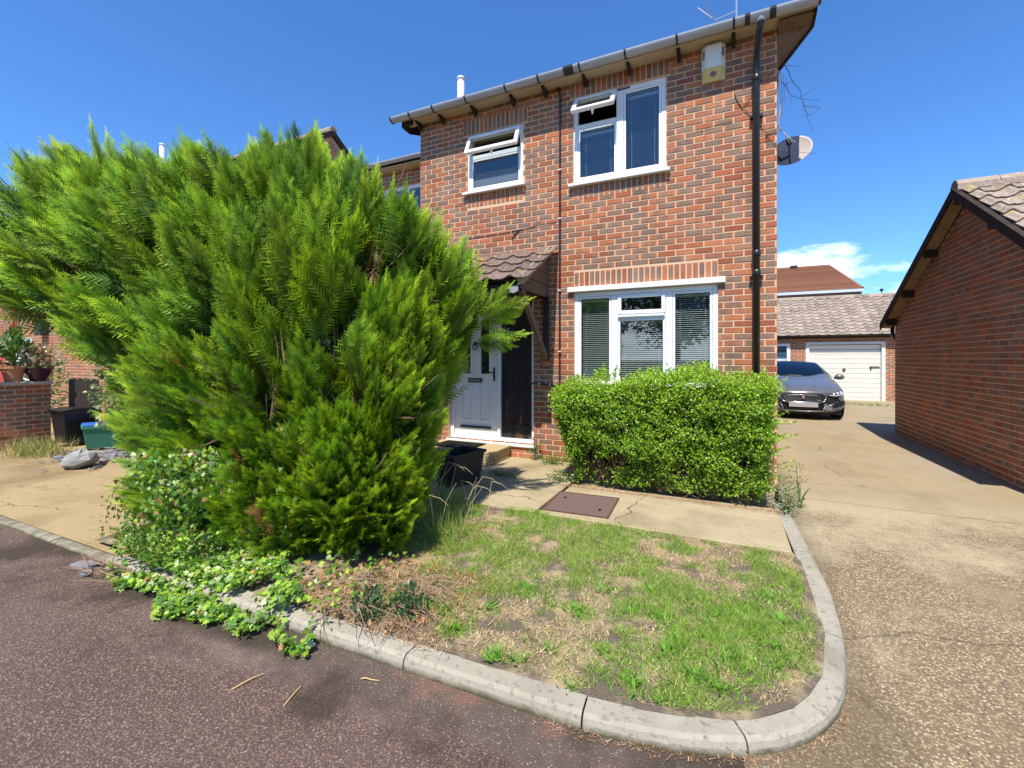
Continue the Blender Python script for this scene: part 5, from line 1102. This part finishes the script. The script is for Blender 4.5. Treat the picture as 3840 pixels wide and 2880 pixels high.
for k in range(150):      # dense dead twiggy mass bottom right
    b = Vector((random.uniform(4.0, 4.72), random.uniform(-1.0, -.8), random.uniform(.02, .4))); e = b + Vector((random.gauss(0, .10), random.gauss(-.03, .03), random.gauss(0, .12))); e.z = max(e.z, .01); m.tube([b, e], [.004, .0025], 4, cap=False)
m.build('twigs', S('hedge_twig', (.13, .085, .055), .9), hg)['kind'] = 'stuff'
# sheet coloured dark for the hedge's inner shade; hides the wall behind
m = MB(); m.grid(lambda u, v: (2.75+1.98*u - .18*v*(1-u), -.60 - .18*math.sin(v*2.6) + .05*math.sin(u*31+v*17), .14 + .98*v), 40, 14); m.build('inner_shade', S('hedge_shadow', (.022, .026, .012), .95, .05), hg)['kind'] = 'stuff'

# ------------------------------------------------------------------ ivy
def surf_leaves(P, Nn, tilt=.5):
    d = Nn*tilt*.4 + rng.normal(0, .55, P.shape) + np.array([0, 0, -.25]); d -= Nn*(d*Nn).sum(1, keepdims=True)*.7; d /= np.linalg.norm(d, axis=1, keepdims=True)
    y = -(Nn + rng.normal(0, .38, P.shape)); X = np.cross(y, d); X /= np.linalg.norm(X, axis=1, keepdims=True); Y = np.cross(d, X); return np.stack([X, Y, d], 2)
def ivy_cols(n, pale=.25):
    g_ = np.clip(1 + rng.normal(0, .22, (n, 1)), .4, 1.7); a = rng.random((n, 1)); c = np.where(a < .5, [[.10, .23, .026]], [[.30, .46, .045]])
    c = np.where(a > 1-pale, [[.45, .52, .26]], c); c = np.where(rng.random((n, 1)) < .04, [[.45, .25, .10]], c); return c*g_
P, Nn = [], []
while len(P) < 6200:                                        # over the ground and down on to the road
    x, y = rng.uniform(.05, 2.5), rng.uniform(-4.62, -3.3)
    ed = -4.33 + .12*n2(x, 0, 1.7, 5) - .06*math.exp(-((x-1.3)/.5)**2) + (.16 if x > 2.08 and x < 2.25 else 0) + .25*max(0, .75-x) + .10*max(0, x-2.35)
    if y < ed or (x < .35 and y < -4.25): continue
    if x > 1.65 + (-3.75-y)*1.7 and rng.random() < .93: continue
    if n2(x, y, 3.0, 9) < -.38: continue
    z = (-.115 if y < -4.18 else -.045) + .018 + .055*rng.random()**1.5 + .05*max(0, n2(x, y, 2.5, 2)) + (.03 if y > -4.15 else 0)
    P.append((x, y, z)); Nn.append((rng.normal(0, .3), -.35+rng.normal(0, .3), 1))
P, Nn = np.array(P), np.array(Nn); Nn /= np.linalg.norm(Nn, axis=1, keepdims=True)
V, T = scatter(*IVY, surf_leaves(P, Nn), P, rng.uniform(.022, .046, len(P))); npx = np.repeat(ivy_cols(len(P), .10), 13, 0)
tag(npmesh('ivy_ground_cover', V, T, 'ivy_leaf', npx), 'ivy spreading over the kerb below the conifer', 'ivy', kind='stuff')
P, Nn = [], []
for (c, r, n, lim) in (((-2.36, 3.70, .48), (.64, .70, .78), 2100, .80), ((-2.72, 4.35, .95), (.48, .6, .66), 380, 1.5), ((-1.9, 3.62, .55), (.75, .62, .75), 380, .70)):
    k = 0
    while k < n:
        u = rng.normal(size=3); u /= np.linalg.norm(u)
        if u[1] > .35: continue
        p = np.array(c) + u*np.array(r)*(1.02 + .06*rng.normal())
        if p[2] < .0 or p[2] > lim or n2(p[0]*1.0, p[2], 1.6, 4) < -.12: continue
        P.append(p @ toL.T + np.array([4.44, -5.942, 0])); Nn.append((u/np.array(r)) @ toL.T); k += 1
P, Nn = np.array(P), np.array(Nn); Nn /= np.linalg.norm(Nn, axis=1, keepdims=True)
V, T = scatter(*IVY, surf_leaves(P, Nn), P, rng.uniform(.018, .038, len(P))); o = npmesh('climbing_ivy', V, T, 'ivy_leaf', np.repeat(ivy_cols(len(P), .08)*.8, 13, 0))
tag(o, 'ivy climbing the lower left side of the conifer', 'ivy', kind='stuff')

# ------------------------------------------------------------------ lawn grass, weeds, straw
def blades(name, P, hgt, wid, lean, C, lab=None, cat=None, parent=None):
    n = len(P); D = np.stack([rng.normal(0, lean, n), rng.normal(0, lean, n), np.ones(n)], 1); D /= np.linalg.norm(D, axis=1, keepdims=True)
    V, T = scatter(*GR, frames(D), P, np.stack([wid, hgt, hgt], 1)); o = npmesh(name, V, T, 'grass_blade', np.repeat(C, 5, 0), parent)
    if lab: tag(o, lab, cat, kind='stuff')
    return o
WEED = [(2.62, -3.78), (2.82, -3.70), (2.96, -3.74), (3.10, -3.86), (3.16, -3.60), (3.42, -3.98), (3.52, -3.95), (3.63, -3.80), (3.80, -4.00), (3.88, -3.70), (4.05, -3.86), (4.18, -3.58), (4.30, -3.70), (4.35, -3.35), (4.46, -3.48), (4.40, -3.10), (4.55, -3.22), (4.58, -3.0), (4.66, -3.30), (4.25, -3.12), (4.10, -3.28), (4.68, -2.80), (3.92, -3.30), (3.66, -3.42), (4.02, -3.02), (4.72, -3.05), (4.44, -3.72), (4.18, -3.92), (3.3, -3.3), (3.75, -3.12)]
P, C, H, W_ = [], [], [], []; tries = 0
while len(P) < 75000 and tries < 420000:
    tries += 1; x, y = rng.uniform(2.05, 4.9), rng.uniform(-4.06, -2.0)
    if in_corner(x+.02, y-.02) or (x < 2.5 and y < -3.5 and rng.random() < .6): continue
    if x > 4.885 or (x < 2.2 and rng.random() < .5): continue
    g1 = n2(x, y, 1.5, 21)*.6 + n2(x, y, 5.5, 22)*.5 + .13 + .12*(y+3.2) + .20*math.exp(-((x-4.35)**2+(y+3.15)**2)/.25) - .22*math.exp(-((x-3.0)**2*.6+(y+4.0)**2*4)) ; st = n2(x, y, 4.2, 31)
    near = min(4.9-x, y+4.1); g1 -= .35*max(0, .22-near)/.22
    r_ = rng.random()
    if g1 > 0 and r_ < min(1, .25+g1*2.2): 
        c = np.array([.235, .41, .048])*(1+rng.normal(0, .25)) if rng.random() < .80 else np.array([.52, .43, .20])*(1+rng.normal(0, .2)); h = rng.uniform(.018, .045)*(1 + .5*max(0, g1))
    elif st > -.22 and r_ < .62: c = np.array([.60, .47, .26])*(1+rng.normal(0, .22)); h = rng.uniform(.012, .032)
    elif r_ < .045: c = np.array([.18, .34, .04]); h = rng.uniform(.015, .03)
    else: continue
    P.append((x, y, lawn_z(x, y)-.003)); C.append(np.clip(c, .01, 1)); H.append(h); W_.append(rng.uniform(.0022, .0042))
for q, (x, y) in enumerate(WEED + [(4.30, -3.30), (4.36, -3.22), (4.5, -3.34), (4.62, -3.14), (4.2, -3.45), (4.42, -3.58), (4.55, -3.5), (4.1, -3.7), (4.66, -3.45), (4.28, -2.95)]):
    sp_r = rng.uniform(.03, .085); asp = rng.uniform(.5, 1.6)
    for _ in range(rng.integers(40, 190)):
        xx, yy = x + rng.normal(0, sp_r*asp), y + rng.normal(0, sp_r)
        if in_corner(xx+.02, yy-.02) or xx > 4.885: continue
        P.append((xx, yy, lawn_z(xx, yy)-.003)); C.append(np.clip(np.array([.19, .39, .045])*(1+rng.normal(0, .22)), .01, 1)); H.append(rng.uniform(.02, .065)); W_.append(rng.uniform(.003, .006))
blades('lawn_grass', np.array(P), np.array(H), np.array(W_), .75, np.array(C), 'thin patchy lawn grass, green with straw-coloured bald areas', 'grass')
# rosette weeds in the lawn
RWN = (np.array([(0, 0, 0), (.07, .05, .35), (.085, .10, .65), (0, .16, 1), (-.085, .10, .65), (-.07, .05, .35), (0, .04, .5)]), np.array([(6, 0, 1), (6, 1, 2), (6, 2, 3), (6, 3, 4), (6, 4, 5), (6, 5, 0)]))
RW = (np.array([(0, 0, 0), (.16, .05, .35), (.20, .10, .65), (0, .16, 1), (-.20, .10, .65), (-.16, .05, .35), (0, .04, .5)]), np.array([(6, 0, 1), (6, 1, 2), (6, 2, 3), (6, 3, 4), (6, 4, 5), (6, 5, 0)]))
for k, (x, y) in enumerate(WEED):
    n = rng.integers(16, 34); az = rng.uniform(0, 6.28, n); el = rng.uniform(.08, .75, n); D = np.stack([np.cos(az)*np.cos(el), np.sin(az)*np.cos(el), np.sin(el)], 1)
    X = np.stack([-np.sin(az), np.cos(az), 0*az], 1); Y = np.cross(D, X); Fm_ = np.stack([X, Y, D], 2); z = lawn_z(x, y); sc = rng.uniform(.018, .062, n)*rng.uniform(.75, 1.35)
    V, T = scatter(*RWN, Fm_, np.tile([[x, y, z]], (n, 1)) + rng.normal(0, .006+.008*(k % 3), (n, 3))*[1, 1, 0], sc); c = np.array([.15, .32, .04])*(1+rng.normal(0, .2, (n, 1)))
    tag(npmesh('lawn_weed', V, T, 'grass_blade', np.repeat(np.clip(c, .01, 1), 7, 0), org=(x, y, z)), 'leafy green rosette weed growing in the thin front lawn', 'weed', 'rosette weeds in the lawn')
# long grass beside the conifer
P = np.stack([rng.uniform(1.75, 2.55, 1500), rng.uniform(-3.0, -1.95, 1500), np.full(1500, -.03)], 1); P = P[(P[:, 0] + .5*(P[:, 1]+2.5)) < 2.38]; n = len(P)
C = np.where(rng.random((n, 1)) < .78, [[.18, .32, .05]], [[.50, .42, .22]])*(1+rng.normal(0, .2, (n, 1))); blades('long_grass', P, rng.uniform(.08, .26, n), rng.uniform(.003, .005, n), .38, np.clip(C, .01, 1), 'long uncut grass between the conifer and the path', 'grass')
m = MB(); random.seed(9)
for k in range(16):
    x, y = random.uniform(1.95, 2.5), random.uniform(-2.9, -2.15); h = random.uniform(.25, .5); dx, dy = random.gauss(.1, .12), random.gauss(0, .1)
    m.tube([(x, y, -.02), (x+dx*.5, y+dy*.5, h*.6), (x+dx*1.2, y+dy, h)], [.003, .0024, .0015], 4)
    if k % 2: m.tube([(x+dx*1.2, y+dy, h), (x+dx*1.2+.10, y+dy, h-.01), (x+dx*1.2+.18, y+dy, h-.06)], [.0022, .002, .001], 4)
tag(m.build('dry_grass_stalks', S('dry_stalk', (.46, .38, .22), .8)), 'thin dry grass stalks beside the conifer', 'grass', kind='stuff')
# brown conifer litter and dry straw
def litter(name, pts, cols, lmin, lmax, lab, cat):
    P = np.array(pts); n = len(P); az = rng.uniform(0, 6.28, n); D = np.stack([np.cos(az), np.sin(az), rng.normal(.1, .25, n)], 1); D /= np.linalg.norm(D, axis=1, keepdims=True)
    L_ = rng.uniform(lmin, lmax, n); V, T = scatter(*GR, frames(D, up=np.array([0, .05, 1.])), P, np.stack([L_*.05+.0016, L_*.4, L_], 1)); c = np.array(cols)[rng.integers(0, len(cols), n)]*(1+rng.normal(0, .25, (n, 1)))
    tag(npmesh(name, V, T, 'litter', np.repeat(np.clip(c, .01, 1), 5, 0)), lab, cat, kind='stuff')
pts = []
while len(pts) < 3600:
    x, y = rng.uniform(1.9, 3.35), rng.uniform(-4.08, -2.5)
    dd = abs((x-2.2) - .25*(y+3.5)*.6) if y > -3.3 else max(0, abs(x-2.45)-.45)
    if rng.random() < math.exp(-(dd/.22)**2)*.9: pts.append((x, y, lawn_z(x, y)+.004+.03*rng.random()*math.exp(-dd*4)))
litter('conifer_litter', pts, [(.44, .22, .09), (.36, .17, .07), (.52, .32, .16), (.28, .15, .08)], .02, .07, 'orange-brown dead conifer needles at the foot of the conifer', 'litter')
pts = [(rng.uniform(2.8, 4.9), -1.07 + abs(rng.normal(0, .10))*-1*(.35+.4*(rng.random())), .006+.004*rng.random()) for _ in range(1500)] + [(rng.uniform(2.9, 4.85), rng.uniform(-1.05, -.5), -.02+.004*rng.random()) for _ in range(900)] + [(rng.uniform(2.83, 2.88), rng.uniform(-1.95, -1.38), .008) for _ in range(90)]
litter('hedge_leaf_litter', pts, [(.40, .12, .05), (.32, .09, .04), (.45, .20, .10), (.25, .12, .07)], .012, .032, 'red-brown dead leaves along the foot of the hedge', 'litter')
pts = []
while len(pts) < 380:
    s_ = rng.uniform(s_of(3.7, -4.14), s_of(4.95, -3.4)); p, nn_ = kat(s_); q = p - nn_*(abs(rng.normal(0, .024))+.003); pts.append((q.x, q.y, -.108+.008*rng.random()))
litter('gutter_needles', pts, [(.46, .22, .10), (.36, .18, .09), (.50, .34, .2)], .008, .026, 'orange needles caught along the foot of the kerb corner', 'litter')
pts = []
while len(pts) < 4500:
    x, y = rng.uniform(2.6, 4.85), rng.uniform(-4.05, -2.2)
    if in_corner(x+.03, y-.03) or n2(x, y, 4.2, 31) < .02: continue
    pts.append((x, y, lawn_z(x, y)+.006))
litter('dead_straw', pts, [(.55, .44, .25), (.48, .36, .19), (.62, .52, .33)], 0.015, .045, 'pale dead straw lying in the lawn', 'litter')
# dry twig heap beside the ivy
m = MB(); random.seed(21)
for k in range(70):
    a = Vector((random.uniform(2.2, 2.85), random.uniform(-4.05, -3.55), random.uniform(-.03, .05))); az = random.gauss(-.45, .5); l = random.uniform(.12, .42); e = a + Vector((math.cos(az)*l, math.sin(az)*l, random.gauss(.01, .03))); e.z = max(e.z, -.03)
    m.tube([a, a.lerp(e, .5)+Vector((0, 0, .015)), e], [.003, .0025, .0012], 4, cap=False)
for k in range(26):
    a = Vector((random.uniform(.25, .75), random.uniform(-4.35, -4.15), -.08)); az = random.uniform(2.5, 3.8); l = random.uniform(.1, .3); e = a + Vector((math.cos(az)*l, math.sin(az)*l, random.uniform(.0, .04))); m.tube([a, a.lerp(e, .5)+Vector((0, random.gauss(0, .02), .01)), e], [.003, .0025, .001], 4, cap=False)
tag(m.build('dry_twigs', S('dry_twig', (.30, .20, .13), .9)), 'heap of thin dry twigs beside the kerb ivy', 'twigs', kind='stuff')

# ------------------------------------------------------------------ small things
mc = empty('manhole_cover', (3.16, -1.65, 0)); tag(mc, 'rusty brown rectangular manhole cover set in the concrete path', 'manhole cover')
MM = Matrix.Translation((3.16, -1.65, .003)) @ Matrix.Rotation(R(3), 4, 'Z')
m = MB(); 
for q in ((-.315, .315, -.31, -.296), (-.315, .315, .296, .31), (-.315, -.301, -.296, .296), (.301, .315, -.296, .296)): m.box(*q, -.01, .007, M=MM)
m.build('frame', S('frame_iron', (.10, .055, .04), .85), mc)
m = MB(); m.box(-.298, .298, -.293, .293, -.01, .004, M=MM); m.build('lid', 'rust', mc)
for x, y in ((-.2, .12), (.2, -.12)):
    m = MB(); m.box(x-.012, x+.012, y-.03, y+.03, .0041, .0046, M=MM); m.build('keyhole', BLK, mc)
tb = empty('planter_tub', (1.72, -1.52, 0)); tag(tb, 'black plastic rectangular tub beside the path near the door step', 'tub')
MT = Matrix.Translation((1.66, -1.50, .002)) @ Matrix.Rotation(R(-12), 4, 'Z')
m = MB(); a, b, h = .17, .25, .33; vs = []
for (f, z) in ((.80, 0), (1.0, h), (1.09, h), (1.09, h+.03), (.96, h+.03), (.80, .05)): vs += [MT @ Vector((sx*a*f, sy*b*f, z)) for sx, sy in ((-1, -1), (1, -1), (1, 1), (-1, 1))]
m.add(vs, [(3, 2, 1, 0), (20, 21, 22, 23)] + [(4*k+i, 4*k+(i+1) % 4, 4*k+4+(i+1) % 4, 4*k+4+i) for k in range(5) for i in range(4)]); m.build('tub', S('tub_black', (.022, .021, .022), .5, .35, .4, 5), tb)
# stuff on the left drive
bx_ = empty('recycling_box', (-4.95, -2.05, -.06)); tag(bx_, 'green plastic recycling box with a blue lid on the left drive', 'recycling box')
MX = Matrix.Translation((-4.98, -2.0, -.05)) @ Matrix.Rotation(R(-20), 4, 'Z'); m = MB(); vs = []
for (f, z) in ((.84, 0), (1, .33), (1.07, .33), (1.07, .37), (.97, .37), (.82, .04)): vs += [MX @ Vector((sx*.21*f, sy*.27*f, z)) for sx, sy in ((-1, -1), (1, -1), (1, 1), (-1, 1))]
m.add(vs, [(3, 2, 1, 0), (20, 21, 22, 23)] + [(4*k+i, 4*k+(i+1) % 4, 4*k+4+(i+1) % 4, 4*k+4+i) for k in range(5) for i in range(4)]); bevel(m.build('box', BINGREEN, bx_), .008, 2)
m = MB(); m.box(-.22, .22, -.28, .28, .372, .40, M=MX, ch=.01); m.build('lid', BLUEP, bx_)
def rockmesh(name, c, r, lab):
    m = MB(); m.lathe([(0, -.6), (.55, -.55), (.95, -.2), (1.0, .2), (.72, .62), (.3, .85), (0, .9)], n=9); rr_ = random.Random(sum(map(ord, lab)))
    vs = [(v[0]*r[0]*(1+rr_.uniform(-.22, .22)), v[1]*r[1]*(1+rr_.uniform(-.22, .22)), v[2]*r[2]*(1+rr_.uniform(-.15, .15))) for v in m.v]; m.v = [(c[0]+x+.4*z, c[1]+y, c[2]+z) for x, y, z in vs]
    return tag(m.build(name, ROCK, org=c), lab, 'rock')
rockmesh('garden_rock', (-3.60, -2.86, .02), (.24, .20, .17), 'pale grey tilted boulder on the left drive near the conifer')
P = [];  m = MB(); random.seed(31)
for k in range(170):
    x, y = random.gauss(-4.1, .42), random.gauss(-2.45, .22); s_ = random.uniform(.02, .06); Mx = Matrix.Translation((x, y, -.045)) @ Matrix.Rotation(random.uniform(0, 6.28), 4, 'Z') @ Matrix.Rotation(random.gauss(0, .3), 4, 'X'); m.box(-s_, s_, -s_*.6, s_*.6, -.004, .006, M=Mx)
tag(m.build('slate_chips', SLATE), 'grey slate chips around the boulder on the left drive', 'slate', kind='stuff')
for (x, y, sx, sy, rz, lab) in ((.16, -4.27, .10, .05, .3, 'flat grey slate piece lying on the road edge left of the ivy'), (.33, -4.33, .05, .035, -.4, 'small pinkish stone flake lying on the road beside the slate piece')):
    m = MB(); Mx = Matrix.Translation((x, y, -.106)) @ Matrix.Rotation(rz, 4, 'Z') @ Matrix.Rotation(.08, 4, 'X'); m.prism([Mx @ Vector(p) for p in ((-sx, -sy*.5, 0), (-sx*.3, -sy, 0), (sx*.9, -sy*.6, 0), (sx, sy*.4, 0), (sx*.1, sy, 0), (-sx*.8, sy*.7, 0))], (0, 0, .014)); tag(m.build('stone_flake', SLATE, org=(x, y, -.11)), lab, 'stone')
rockmesh('pebble', (1.98, -4.33, -.105), (.022, .016, .013), 'small white pebble on the road below the ivy')
# twigs on the road
for (p, lab, mt) in (([(2.37, -4.604, -.111), (2.385, -4.55, -.105), (2.395, -4.51, -.104), (2.411, -4.466, -.109)], 'longer straight straw-coloured twig on the red tarmac', None), ([(2.675, -4.568, -.111), (2.66, -4.51, -.106), (2.643, -4.452, -.109)], 'short thin straw-coloured twig on the red tarmac, nearer the kerb', None), ([(2.86, -4.292, -.109), (2.885, -4.285, -.104), (2.91, -4.28, -.107), (2.949, -4.266, -.109)], 'pale curled twig in the silty channel beside the kerb', None)):
    m = MB(); m.tube(p, [.0035, .003, .003, .0015][:len(p)], 6); tag(m.build('twig', S('straw_twig', (.55, .36, .16), .8), org=p[0]), lab, 'twig')
# dark timber gate behind the wall and black bags
gt_ = empty('timber_gate', (-6.0, -1.9, -.05)); tag(gt_, 'dark timber gate in the shade behind the end of the garden wall', 'gate')
for k in range(9):
    m = MB(); m.box(-6.42+k*.115, -6.42+k*.115+.108, -1.93, -1.91, -.02, 1.05+.015*(k % 2)); m.build('board', 'dark_wood', gt_)
m = MB(); m.box(-6.42, -5.39, -1.91, -1.87, .2, .28); m.box(-6.42, -5.39, -1.91, -1.87, .8, .88); m.build('rail', 'dark_wood', gt_)
bn = empty('lidded_bin', (-5.72, -2.1, -.05)); tag(bn, 'low black lidded bin in front of the dark timber gate', 'bin')
m = MB(); vs = []
for (f, z) in ((.80, .06), (1., .56), (1.06, .57), (1.06, .61)): vs += [(-5.72+sx*.24*f, -2.10+sy*.24*f, -.06+z) for sx, sy in ((-1, -1), (1, -1), (1, 1), (-1, 1))]
m.add(vs, [(3, 2, 1, 0), (12, 13, 14, 15)] + [(4*k+i, 4*k+(i+1) % 4, 4*k+4+(i+1) % 4, 4*k+4+i) for k in range(3) for i in range(4)]); bevel(m.build('bin_body', BLKP, bn), .01, 2)
m = MB(); m.prism([(-5.98, -2.38, .552), (-5.98, -2.2, .585), (-5.98, -1.84, .57), (-5.98, -1.84, .555), (-5.98, -2.38, .54)], (.52, 0, 0)); bevel(m.build('lid', BLKP, bn), .008, 2)
for sx in (-1, 1):
    m = MB(); m.lathe([(0, .03), (.09, .03), (.10, 0), (.09, -.03), (0, -.03)], n=16, M=Matrix.Translation((-5.72+sx*.22, -1.93, .04)) @ Matrix.Rotation(R(90), 4, 'Y')); m.build('wheel', RUB, bn)

# ------------------------------------------------------------------ pot plants, weeds by the walls, grass tufts
def leafy(name, lab, cat, c, r, n, size, cols, up=.4, tmpl=LEAF4, zmin=0., stems=10, group=None):
    o = empty(name, (c[0], c[1], zmin)); tag(o, lab, cat, group); u = rng.normal(size=(n, 3)); u /= np.linalg.norm(u, axis=1, keepdims=True); rad = rng.random((n, 1))**.45
    P = np.array(c) + u*np.array(r)*rad; P[:, 2] = np.maximum(P[:, 2], zmin+.01); D = u + rng.normal(0, .5, (n, 3)) + np.array([0, 0, up]); D /= np.linalg.norm(D, axis=1, keepdims=True)
    V, T = scatter(*tmpl, frames(D), P, rng.uniform(*size, n)); col = np.array(cols)[rng.integers(0, len(cols), n)]*(1+rng.normal(0, .2, (n, 1))); npmesh('leaves', V, T, 'ivy_leaf', np.repeat(np.clip(col, .01, 1), len(tmpl[0]), 0), o)
    m = MB()
    for k in range(stems):
        e = P[rng.integers(0, n)]; m.tube([(c[0]+rng.normal(0, r[0]*.15), c[1]+rng.normal(0, r[1]*.15), zmin), tuple((np.array([c[0], c[1], zmin])+e)/2 + [0, 0, .02]), tuple(e)], [.006, .004, .002], 4)
    m.build('stem', S('green_stem', (.10, .14, .05), .8), o)['kind'] = 'stuff'; return o
GREENS = [(.06, .15, .03), (.13, .25, .05), (.20, .30, .09), (.09, .19, .04)]
leafy('pot_plant', 'bright leafy plant growing in the wide terracotta bowl', 'plant', (WX-.12, -3.0, 1.48), (.22, .32, .28), 260, (.06, .12), GREENS, tmpl=RW, zmin=1.24)
leafy('pot_plant', 'upright green plant in the smaller terracotta pot', 'plant', (WX-.12, -2.66, 1.55), (.14, .16, .30), 120, (.10, .20), GREENS, 1.4, RW, 1.27)
o = leafy('pot_plant', 'dried straw-coloured plant with drooping stems in the purple pot', 'plant', (WX-.08, -2.36, 1.42), (.17, .22, .22), 170, (.06, .14), [(.40, .28, .16), (.30, .20, .11), (.5, .42, .28), (.20, .22, .08)], .2, RW, 1.22, 22)
leafy('garden_shrub', 'pale green shrub behind the pots at the far left', 'shrub', (-7.5, -1.9, .95), (.65, .35, .75), 900, (.05, .10), GREENS, .4, RW, -.05)
leafy('garden_shrub', 'leafy shrub between the dark gate and the conifer', 'shrub', (-4.3, -2.05, .95), (.62, .40, .80), 800, (.045, .09), [(.06, .15, .03), (.17, .26, .09), (.26, .32, .16)], .2, IVY, -.05)
leafy('path_weed', 'low feathery green weed at the foot of the wall beside the hedge', 'weed', (2.32, -.18, .05), (.20, .12, .07), 500, (.012, .028), [(.10, .22, .03), (.15, .28, .04)], .8, LEAF4, 0)
leafy('path_weed', 'straggly weed at the bottom corner of the door frame', 'weed', (2.02, -.08, .16), (.08, .05, .16), 90, (.018, .04), [(.11, .20, .05), (.2, .24, .08)], .5, LEAF4, 0)
leafy('path_weed', 'weed trailing over the path at the left foot of the hedge', 'weed', (2.72, -.95, .05), (.20, .24, .06), 220, (.016, .034), [(.12, .22, .05), (.2, .28, .09)], .3, LEAF4, 0)
leafy('path_weed', 'weed sprouting from the slab joint in front of the door', 'weed', (1.95, -1.03, .03), (.30, .02, .05), 90, (.016, .034), [(.10, .19, .05)], .6, LEAF4, 0)
leafy('path_weed', 'grey-green weed at the house corner between the hedge and kerb', 'weed', (4.93, -1.05, .14), (.13, .22, .20), 340, (.014, .03), [(.16, .24, .10), (.24, .30, .14), (.12, .2, .06)], .5, LEAF4, 0)
leafy('path_weed', 'tall thin weed leaning over the driveway by the house corner', 'weed', (5.07, -.82, .22), (.10, .06, .22), 70, (.014, .03), [(.16, .22, .10)], .6, LEAF4, 0, 14)
leafy('bank_weed', 'dark green narrow-leaved weed beside the kerb, nearest the ivy', 'weed', (2.62, -3.98, .02), (.09, .08, .09), 160, (.02, .045), [(.05, .11, .04), (.09, .16, .06)], .8, LEAF4, -.05)
leafy('bank_weed', 'dark green narrow-leaved weed at the edge of the bare lawn', 'weed', (2.80, -3.86, .03), (.10, .08, .10), 170, (.02, .045), [(.05, .11, .04), (.09, .16, .06)], .8, LEAF4, -.05)
n = 900; a = rng.normal(0, 1, (n, 2))*[.30, .16]; P = np.stack([-5.35+a[:, 0], -2.72+a[:, 1], np.full(n, -.07)], 1); C = np.where(rng.random((n, 1)) < .5, [[.15, .26, .05]], [[.55, .42, .20]])*(1+rng.normal(0, .2, (n, 1)))
blades('grass_tuft', P, rng.uniform(.10, .34, n), rng.uniform(.005, .009, n), .45, np.clip(C, .01, 1), 'tuft of long yellowing grass at the end of the garden wall', 'grass')
n = 260; P = np.stack([rng.uniform(6.5, 9.0, n), 11.6+rng.normal(0, .25, n), np.full(n, -.035)], 1); blades('drive_grass', P, rng.uniform(.05, .13, n), rng.uniform(.01, .02, n), .8, np.tile([[.16, .26, .05]], (n, 1)), 'grass growing in a crack of the driveway before the garage block', 'grass')

# trees across the road: they stand behind the viewer and show only as reflections in the panes
def tree(lab, x, y, h, r, n, seed):
    o = empty('broadleaf_tree', (x, y, -.16)); tag(o, lab, 'tree', 'trees across the road'); m = MB(); rr_ = np.random.default_rng(seed)
    m.tube([(x, y, -.16), (x+.1, y, h*.3), (x-.05, y+.1, h*.6)], [.28, .22, .10], 10)
    for k in range(6): az = k*1.05; m.tube([(x+.05, y, h*.32), (x+math.cos(az)*r*.4, y+math.sin(az)*r*.4, h*.55), (x+math.cos(az)*r*.7, y+math.sin(az)*r*.7, h*.72)], [.12, .08, .03], 6)
    m.build('trunk', 'stem_wood', o, smooth=True)
    cs = rr_.normal(0, 1, (16, 3)); cs /= np.linalg.norm(cs, axis=1, keepdims=True); cs = np.array([x, y, h*.66]) + cs*np.array([r*.62, r*.62, h*.22]); u = rr_.normal(size=(n, 3)); u /= np.linalg.norm(u, axis=1, keepdims=True)
    P = cs[rr_.integers(0, 16, n)] + u*r*.48*rr_.random((n, 1))**.4; D = u + rr_.normal(0, .6, (n, 3)); D /= np.linalg.norm(D, axis=1, keepdims=True); V, T = scatter(*LEAF4, frames(D), P, rr_.uniform(.14, .30, n)); npmesh('crown', V, T, 'ivy_leaf', np.repeat(np.clip(np.array([.05, .10, .02])*(1+rr_.normal(0, .25, (n, 1))), .01, 1), 4, 0), o)
for k, (x, y, h, r) in enumerate(((-3.5, -22, 8.2, 3.2), (1.5, -24.5, 7.0, 3.0), (6.0, -23, 7.6, 3.1), (-9, -24, 8, 3.3), (11, -25, 6.5, 2.8))):
    tree(('broad tree across the road mirrored in the left pane', 'lower tree across the road mirrored in the middle pane', 'tree across the road mirrored in the right pane', 'farther tree across the road towards the left', 'farther tree across the road towards the right')[k], x, y, h, r, 5200, k+40)
